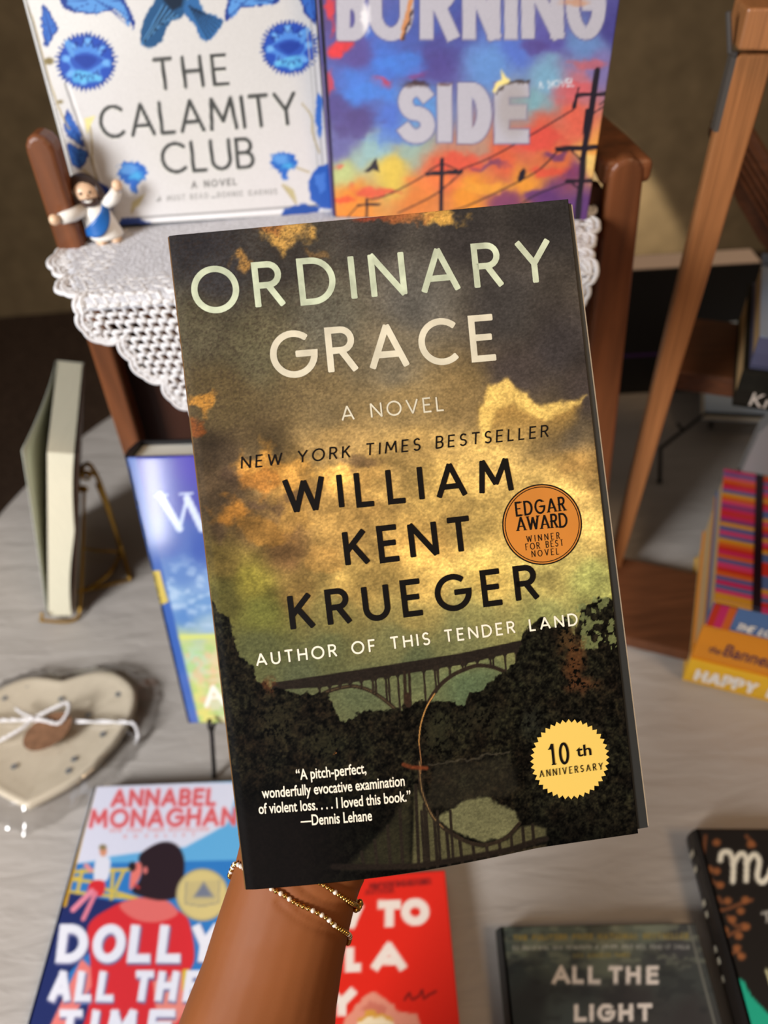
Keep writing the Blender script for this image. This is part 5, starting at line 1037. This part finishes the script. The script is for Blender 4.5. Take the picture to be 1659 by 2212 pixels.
def black_art(x, y):
    I = Ink(x, y, (24, 20, 18)); br_ = (110, 66, 40)
    for P in ([(1524, 1806), (1520, 1840), (1516, 1850)], [(1530, 1880), (1534, 1900), (1556, 1912)], [(1545, 1962), (1562, 1966), (1606, 1950), (1624, 1944)], [(1552, 1938), (1560, 1950)], [(1572, 1980), (1590, 2000), (1606, 1996)], [(1560, 2028), (1590, 2012), (1612, 2004)], [(1574, 2064), (1592, 2056), (1600, 2068)], [(1612, 1806), (1630, 1826)]): I.line([q[:2] for q in smoothpath([(*p, 0) for p in P], 5)], 8, br_, 2.5)
    for p in ((1532, 1878), (1548, 1882), (1556, 1912), (1610, 1944), (1600, 1968), (1582, 1986), (1612, 2002), (1596, 2022), (1566, 2010), (1592, 2048), (1602, 2066), (1622, 1824), (1548, 1820), (1572, 1946)): I.disc(*p, 9, 8, (150, 90, 50), 3, .9)
    wh = (226, 220, 200)
    I.line([q[:2] for q in smoothpath([(1556, 1858, 0), (1560, 1842, 0), (1576, 1842, 0), (1584, 1866, 0), (1583, 1904, 0)], 6)], 12, wh, 2.5); I.line([q[:2] for q in smoothpath([(1584, 1866, 0), (1600, 1844, 0), (1612, 1856, 0), (1612, 1902, 0)], 6)], 12, wh, 2.5); I.line([q[:2] for q in smoothpath([(1612, 1866, 0), (1628, 1846, 0), (1640, 1860, 0), (1636, 1894, 0), (1648, 1906, 0), (1662, 1890, 0)], 6)], 12, wh, 2.5); I.disc(1676, 1885, 18, 20, wh, 2); I.disc(1676, 1885, 9, 12, (24, 20, 18), 2)
    I.line([(1646, 1972), (1668, 1970)], 5, (170, 166, 156), 2); I.line([(1656, 1972), (1658, 1992)], 5, (170, 166, 156), 2); I.line([(1655, 2096), (1668, 2130)], 6, (200, 196, 150), 2)
    I.poly([(1580, 2108), (1606, 2118), (1622, 2150), (1660, 2190), (1700, 2210), (1700, 2260), (1604, 2260)], (26, 160, 128), 2)
    return I
KT = .026; K0 = at(1486, 1822, 0.0); K1 = at(1562, 2116, 0.0); ku = K0 - K1; ku /= np.linalg.norm(ku); kr = np.array([ku[1], -ku[0], 0])
KP = K0 - ku * .21 + ZU * KT
kb = hardback('hardcover_book', 'thick black hardback with brown twigs and a white script title, front right corner', KP, (kr, ZU, ku), .145, .21, KT, 110, 170, black_art, GAIN, gloss, mat('black_spine', (26, 22, 20), .35, .4))
sink = mat('grey_spine_ink', (170, 160, 140), .5); ksp = [c for c in kb.children if c.name.startswith('spine')][0]
for q, hh in ((.195, .010), (.185, .008), (.163, .007), (.156, .006), (.135, .005), (.128, .006), (.118, .004), (.06, .005), (.052, .005)):
    p = KP + ku * q - kr * .0036 - ZU * (KT * .5 + .004); mb = MB(); mb.box(p, -kr * .0002, ku * .0035, ZU * hh); mb.build('spine_letter', sink, ksp)

# ------------------------------------------------------------------ wooden step stand at the right, with its books
SD = np.array([.914, -.406, 0]); SB = np.array([.406, .914, 0])
pine = mat('oiled_pine', (158, 104, 62), .36, .45, noise=(16, .26, (40, 40, .9)), bump=(160, .10, .0008)); pined = mat('dark_pine', (98, 58, 34), .45, .4, noise=(11, .26, (2, 24, 24)))
# fine grain lines along the stile
nt = pine.node_tree; bs = nt.nodes['Principled BSDF']
st = thing('step_stand', 'oiled pine step stand at right, its upright crossing in front of the wall', 'display stand', tuple(at(1350, 1250, 0)))
sx = np.array([.985, -.17, 0]); sy = np.array([.17, .985, 0])
a0 = onp(1333, 1145, np.array([.225, .45, 0]), np.array([1., 0, 0])); 
def edgeL(px, py): return onp(px, py, np.array([.2165, .470, 0]), np.array([.17, .985, .0]) * 1.0)
L0 = edgeL(1322, 1200); L1 = edgeL(1560, 226); dv = (L1 - L0) / (L1[2] - L0[2]); Lb = L0 - dv * L0[2]; Lt = L1 + dv * (.452 - L1[2])
R0 = edgeL(1366, 1145); R1 = edgeL(1641, 237); dr = (R1 - R0) / (R1[2] - R0[2]); Rb = R0 - dr * R0[2]; Rt = R1 + dr * (.452 - R1[2])
mb = MB(); mb.add([Lb, Rb, Rb + sy * .010, Lb + sy * .010, Lt, Rt, Rt + sy * .010, Lt + sy * .010], BOXF); bevel(mb.build('stile', pine, st), .002, 3)
mb = MB(); o_ = SD * .30; mb.add([p + o_ for p in [Lb, Rb, Rb + sy * .010, Lb + sy * .010, Lt, Rt, Rt + sy * .010, Lt + sy * .010]], BOXF); bevel(mb.build('stile', pine, st), .002, 3)
E0 = edgeL(1588, 104); E1 = edgeL(1596, 22); mb = MB(); e = (E0 - sy * .006); mb.box(e, SD * .33, sy * .030, ZU * max(.02, (E1 - E0)[2])); bevel(mb.build('top_cap', pine, st), .0015)
steel = mat('dull_steel', (120, 116, 112), .35, .5, metal=.7)
mb = MB(); g0, g1, g2 = edgeL(1586, 24), edgeL(1577, 112), edgeL(1590, 118); mb.tube([g0 - sx * .003, g1, g2], .0016, 8); h0, h1 = edgeL(1581, 120), edgeL(1541, 285); mb.add([h0, h0 + sx * .003, h1 + sx * .003, h1, h0 + sy * .008, h0 + sx * .003 + sy * .008, h1 + sx * .003 + sy * .008, h1 + sy * .008], BOXF); mb.build('metal_bracket', steel, st)
rp = np.array([.30, .58, 0]); rn = SB
rl = [onp(px, py, rp, rn) for px, py in ((1560, 195), (1612, 262), (1740, 470), (1790, 560), (1720, 620), (1640, 520), (1592, 437), (1530, 290))]
mb = MB(); mb.prism([rl[0], rl[1], rl[2], rl[3], rl[4], rl[5], rl[6], rl[7]], SB * .012)
for k in range(1, 6): 
    t = k / 6; a = rl[0] * (1 - t) + rl[7] * t; b_ = rl[3] * (1 - t) + rl[4] * t; mb.tube([a - SB * .0005, b_ - SB * .0005], .0018, 6)
mb.build('rear_brace', pined, st)
s0 = at(1452, 801, .205); mb = MB(); mb.box(s0 - ZU * .019 - SD * .004, SD * .275, SB * .095, ZU * .019); bevel(mb.build('step', pined, st), .003, 3)
s1 = at(1352, 1378, .0135); mb = MB(); mb.box(s1 - ZU * .0125 - SD * .02, SD * .30, SB * .098, ZU * .0125); bevel(mb.build('bottom_board', pined, st), .002, 2)
def stacked(name, label, P, L, D, th, spine_m, top_m, pg, group, text=None, cov=.0012):
    """a book lying flat, its spine towards the viewer"""
    t = thing(name, label, 'book', tuple(P), group)
    mb = MB(); mb.box(P + SD * .002 + SB * .003 + ZU * cov, SD * (L - .004), SB * (D - .005), ZU * (th - 2 * cov)); mb.build('page_block', pg, t)
    mb = MB(); mb.box(P, SD * L, SB * D, ZU * cov); mb.build('back_cover', spine_m, t)
    if top_m is not None: mb = MB(); mb.box(P + ZU * (th - cov), SD * L, SB * D, ZU * cov); mb.build('front_cover', top_m, t)
    mb = MB(); mb.prism([P + SB * a + ZU * b_ for a, b_ in ((.003, 0), (0, .0025), (-.001, th / 2), (0, th - .0025), (.003, th))], SD * L)
    ms = [spine_m]
    if text:
        for fn_, mm in text: ms.append(mm); fn_(mb, len(ms) - 1)
    mb.build('spine', ms, t); return t
def on_spine(P): 
    def Fm(q, h=0.0): return P + SD * q[0] + ZU * q[1] - SB * (.0011 + h)
    def Q(px, py): p = onp(px, py, P, SB) - P; return np.array([p @ SD, p[2]])
    return Fm, Q
tanp = mat('tan_pages', (206, 172, 122), .8, .1, noise=(40, .08, (1, 1, 40)))
P1 = at(1474, 1468, 0.0); z1, z2, z3 = .0315, .0790, .1085
yel, ora, blu = mat('yellow_cover', (226, 176, 40), .4, .4), mat('orange_cover', (222, 140, 34), .4, .4), mat('slate_blue_cover', (84, 116, 166), .4, .4)
def tx_strokes(P, txt, a, b_, cap, wd, shear=0.0, sq=.7):
    Fm, Q = on_spine(P)
    return lambda mb, mi: text_mesh(mb, layout(txt, Q(*a), Q(*b_), cap, shear, None, sq), wd, Fm, 2e-4, mi)
def tx_font(P, txt, a, b_, cap, fat=0.0):
    Fm, Q = on_spine(P); return lambda mb, mi: font_mesh(mb, txt, Q(*a), Q(*b_), cap, Fm, 2e-4, mi, fat)
wht = mat('white_spine_ink', (232, 224, 214), .5); pur = mat('purple_spine_ink', (74, 40, 74), .5)
grpS = 'paperbacks stacked on the table at right'
stacked('paperback_book', 'yellow paperback at the bottom of the stack by the step stand', P1, .21, .15, z1, yel, yel, tanp, grpS, [(tx_strokes(P1, 'HAPPY P', (1502, 1466), (1672, 1507),   .0150, .0036, 0, .62), wht)])
P2 = P1 + ZU * (z1 + .0003) + SB * .001
stacked('paperback_book', 'orange paperback in the middle of the stack by the step stand', P2, .208, .155, z2 - z1 - .0003, ora, ora, tanp, grpS, [(tx_font(P2, 'the', (1529, 1404), (1553, 1412), .009, .01), pur), (tx_font(P2, 'Bannea', (1560, 1413), (1668, 1442), .016, .01), pur)])
P3 = P1 + ZU * (z2 + .0003) + SD * .001
def spine_bands(mb, mi):
    Fm, Q = on_spine(P3)
    for k, (a, b_) in enumerate(((.002, .009),)): mb.add([Fm(np.array([x_, z_]), 1.5e-4) for x_, z_ in ((a, .0005), (b_, .0005), (b_, .0285), (a, .0285))], [(0, 1, 2, 3)], mi)
def band(a, b_):
    return lambda mb, mi: mb.add([on_spine(P3)[0](np.array([x_, z_]), 1.5e-4) for x_, z_ in ((a, .0008), (b_, .0008), (b_, .0285), (a, .0285))], [(0, 1, 2, 3)], mi)
mag, orr, redm = mat('magenta_ink', (196, 40, 96), .4), mat('orange_red_ink', (206, 96, 34), .4), mat('red_ink', (190, 50, 28), .4)
st3 = stacked('paperback_book', 'striped paperback on top of the stack by the step stand', P3, .206, .163, z3 - z2 - .0003, blu, None, tanp, grpS, [(tx_strokes(P3, 'THE LO', (1589, 1356), (1664, 1374), .0072, .0019, .15), wht), (band(.0004, .0056), redm), (band(.0056, .0115), mag), (band(.0115, .0172), orr)])
def stripe_art(x, y):
    I = Ink(x, y); v = GV / .163 * 34; k = np.floor(v).astype(int); rs = np.random.RandomState(4)
    pal = np.array([(196, 38, 92), (206, 92, 34), (86, 92, 148), (204, 60, 110), (206, 146, 40), (196, 48, 34), (120, 60, 120), (206, 80, 110), (80, 100, 150), (206, 96, 36)], float)
    seqL = [4, 4, 3, 8, 0, 2, 9, 5, 3, 2, 1, 0, 5, 9, 4, 2, 3, 2, 4, 6, 0, 5, 0, 6, 3, 1, 4, 8, 0, 5, 1, 7, 2, 3, 1]; seqR = [0, 5, 8, 7, 4, 8, 8, 8, 5, 5, 5, 8, 8, 4, 5, 3, 4, 6, 5, 1, 3, 4, 8, 2, 0, 5, 4, 1, 3, 8, 0, 2, 5, 1, 4]
    left = GU < .0300; fr_ = (v - k)[..., None]; a = np.array(seqL)[np.clip(k, 0, 34)]; b_ = np.array(seqR)[np.clip(k, 0, 34)]; I.c = np.where(left[..., None], pal[a], pal[b_])
    I.put((np.abs(GU - .0300) < .0034) * 1.0, (34, 14, 22)); I.put((GU > .039) * (np.abs(GV - .073) < .014) * 1.0, (88, 26, 18)); I.put((np.abs(GU - .064) < .003) * (np.abs(GV - .072) < .012) * .8, (214, 200, 190))
    return I
ink_sheet('front_cover', P3 + ZU * (z3 - z2 - .0004), SD, ZU, SB, .206, .163, 150, 140, stripe_art, GAIN, gloss, st3, .0012)
# two more on the step
U1 = np.array([.2825, .4641, .2055]); th1, th2 = .0335, .028
blk2, slate = mat('black_green_cover', (30, 30, 24), .45, .3, noise=(60, .5)), mat('slate_violet_cover', (94, 98, 130), .4, .4); pblue = mat('pale_blue_grey_cover', (150, 164, 186), .4, .4)
grpU = 'paperbacks lying on the step of the pine stand'
stacked('paperback_book', 'black paperback with white serif spine lettering, lying on the pine step', U1, .21, .14, th1, blk2, blk2, tanp, grpU, [(tx_font(U1, 'Kri', (1617, 873), (1672, 884), .0125, .004), wht)])
stacked('paperback_book', 'slate-blue paperback lying on the black one on the pine step', U1 + ZU * (th1 + .0003) + SD * .004 + SB * .003, .208, .138, th2, slate, pblue, tanp, grpU)

# ------------------------------------------------------------------ farther back on the table
kx = np.array([.995, -.06, 0]); kyv = np.array([.06, .995, 0])
lb = thing('hardcover_book', 'large black book standing behind the pine stand, white page tops showing', 'book', (.36, .775, 0))
b0 = np.array([.272, .772, .0])
mb = MB(); mb.box(b0, kx * .176, kyv * .003, ZU * .168); mb.build('front_cover', black_card, lb)
mb = MB(); mb.box(b0 + kyv * .036, kx * .176, kyv * .003, ZU * .168); mb.build('back_cover', black_card, lb)
mb = MB(); mb.box(b0 + kyv * .003 + ZU * .002, kx * .174, kyv * .033, ZU * .167); mb.build('page_block', mat('pinkish_white_pages', (226, 208, 196), .8, .1), lb)
mb = MB(); mb.box(b0 + kx * .02 - kyv * .0003 + ZU * .055, kx * .12, kyv * .0003, ZU * .004); mb.build('purple_line', mat('deep_purple_ink', (60, 34, 90), .5), lb)
# pale blue book on a black wire easel
ev = thing('hardcover_book', 'pale blue book tilted on the black wire easel below the pine step', 'book', tuple(at(1555, 892, .035)))
e0, e1 = at(1522, 893, .040), at(1600, 897, .040); er = (e1 - e0) / np.linalg.norm(e1 - e0); eb = np.array([-er[1], er[0], 0]); eu = ZU * .45 + eb * .9; eu /= np.linalg.norm(eu); en = np.cross(er, eu)
mb = MB(); mb.box(e0, er * .13, eu * .135, en * .002); mb.build('front_cover', mat('pale_blue_cover', (168, 186, 206), .35, .4), ev)
mb = MB(); mb.box(e0 - en * .014, er * .128, eu * .133, en * .014); mb.build('page_block', paper, ev)
mb = MB(); mb.box(e0 - en * .0165, er * .13, eu * .135, en * .0025); mb.build('back_cover', bpy.data.materials['pale_blue_cover'], ev)
ee = thing('book_easel', 'black wire easel on the table below the pine step', 'easel', tuple(at(1425, 1042, 0)))
g0 = at(1425, 1040, .0018); g1 = at(1427, 968, .030); g2 = e0 - eu * .002 + en * .004
mb = MB(); mb.tube([g0, g1], .0022, 8); mb.ball(g0 + ZU * .0006, .003, 8, 6); mb.build('foot', wire_b, ee, True)
mb = MB(); mb.tube([g1, g2, g2 + er * .1, g2 + er * .1 + eu * .01], .0022, 8); mb.tube([(g1 * .55 + g2 * .45) + ZU * .004, (g1 * .55 + g2 * .45) + ZU * .012 - er * .006], .0018, 8); mb.build('arm', wire_b, ee, True)
g3 = at(1535, 921, .0018); mb = MB(); mb.tube([g3, g3 + ZU * .028], .0022, 8); mb.ball(g3 + ZU * .0006, .003, 8, 6); mb.build('foot', wire_b, ee, True)
# silver-grey paperback leaning behind the stack
gb = thing('paperback_book', 'silver-grey paperback leaning behind the striped stack', 'book', tuple(at(1640, 1020, 0)))
ga = np.array([.345, .492, .02]); gu = np.array([.10, .42, .9]); gu /= np.linalg.norm(gu); gr = np.array([.93, -.36, 0]); gr -= gu * (gr @ gu); gr /= np.linalg.norm(gr); gn = np.cross(gr, gu)
ga = onp(1592, 1015, np.array([.33, .49, 0]), np.array([.4, .9, 0]))
gp = [onp(px, py, np.array([.33, .49, 0]), np.array([.4, .9, 0])) for px, py in ((1584, 1016), (1760, 1050), (1760, 880), (1700, 880), (1640, 935))]
lowz = min(p[2] for p in gp); gp[0][2] += 0
base_ = [np.array([p[0], p[1], .0015]) for p in gp[:2]]
mb = MB(); mb.prism([base_[0], base_[1]] + gp[2:] , SB * .018); mb.build('cover', mat('silver_grey_cover', (150, 148, 146), .35, .45), gb)
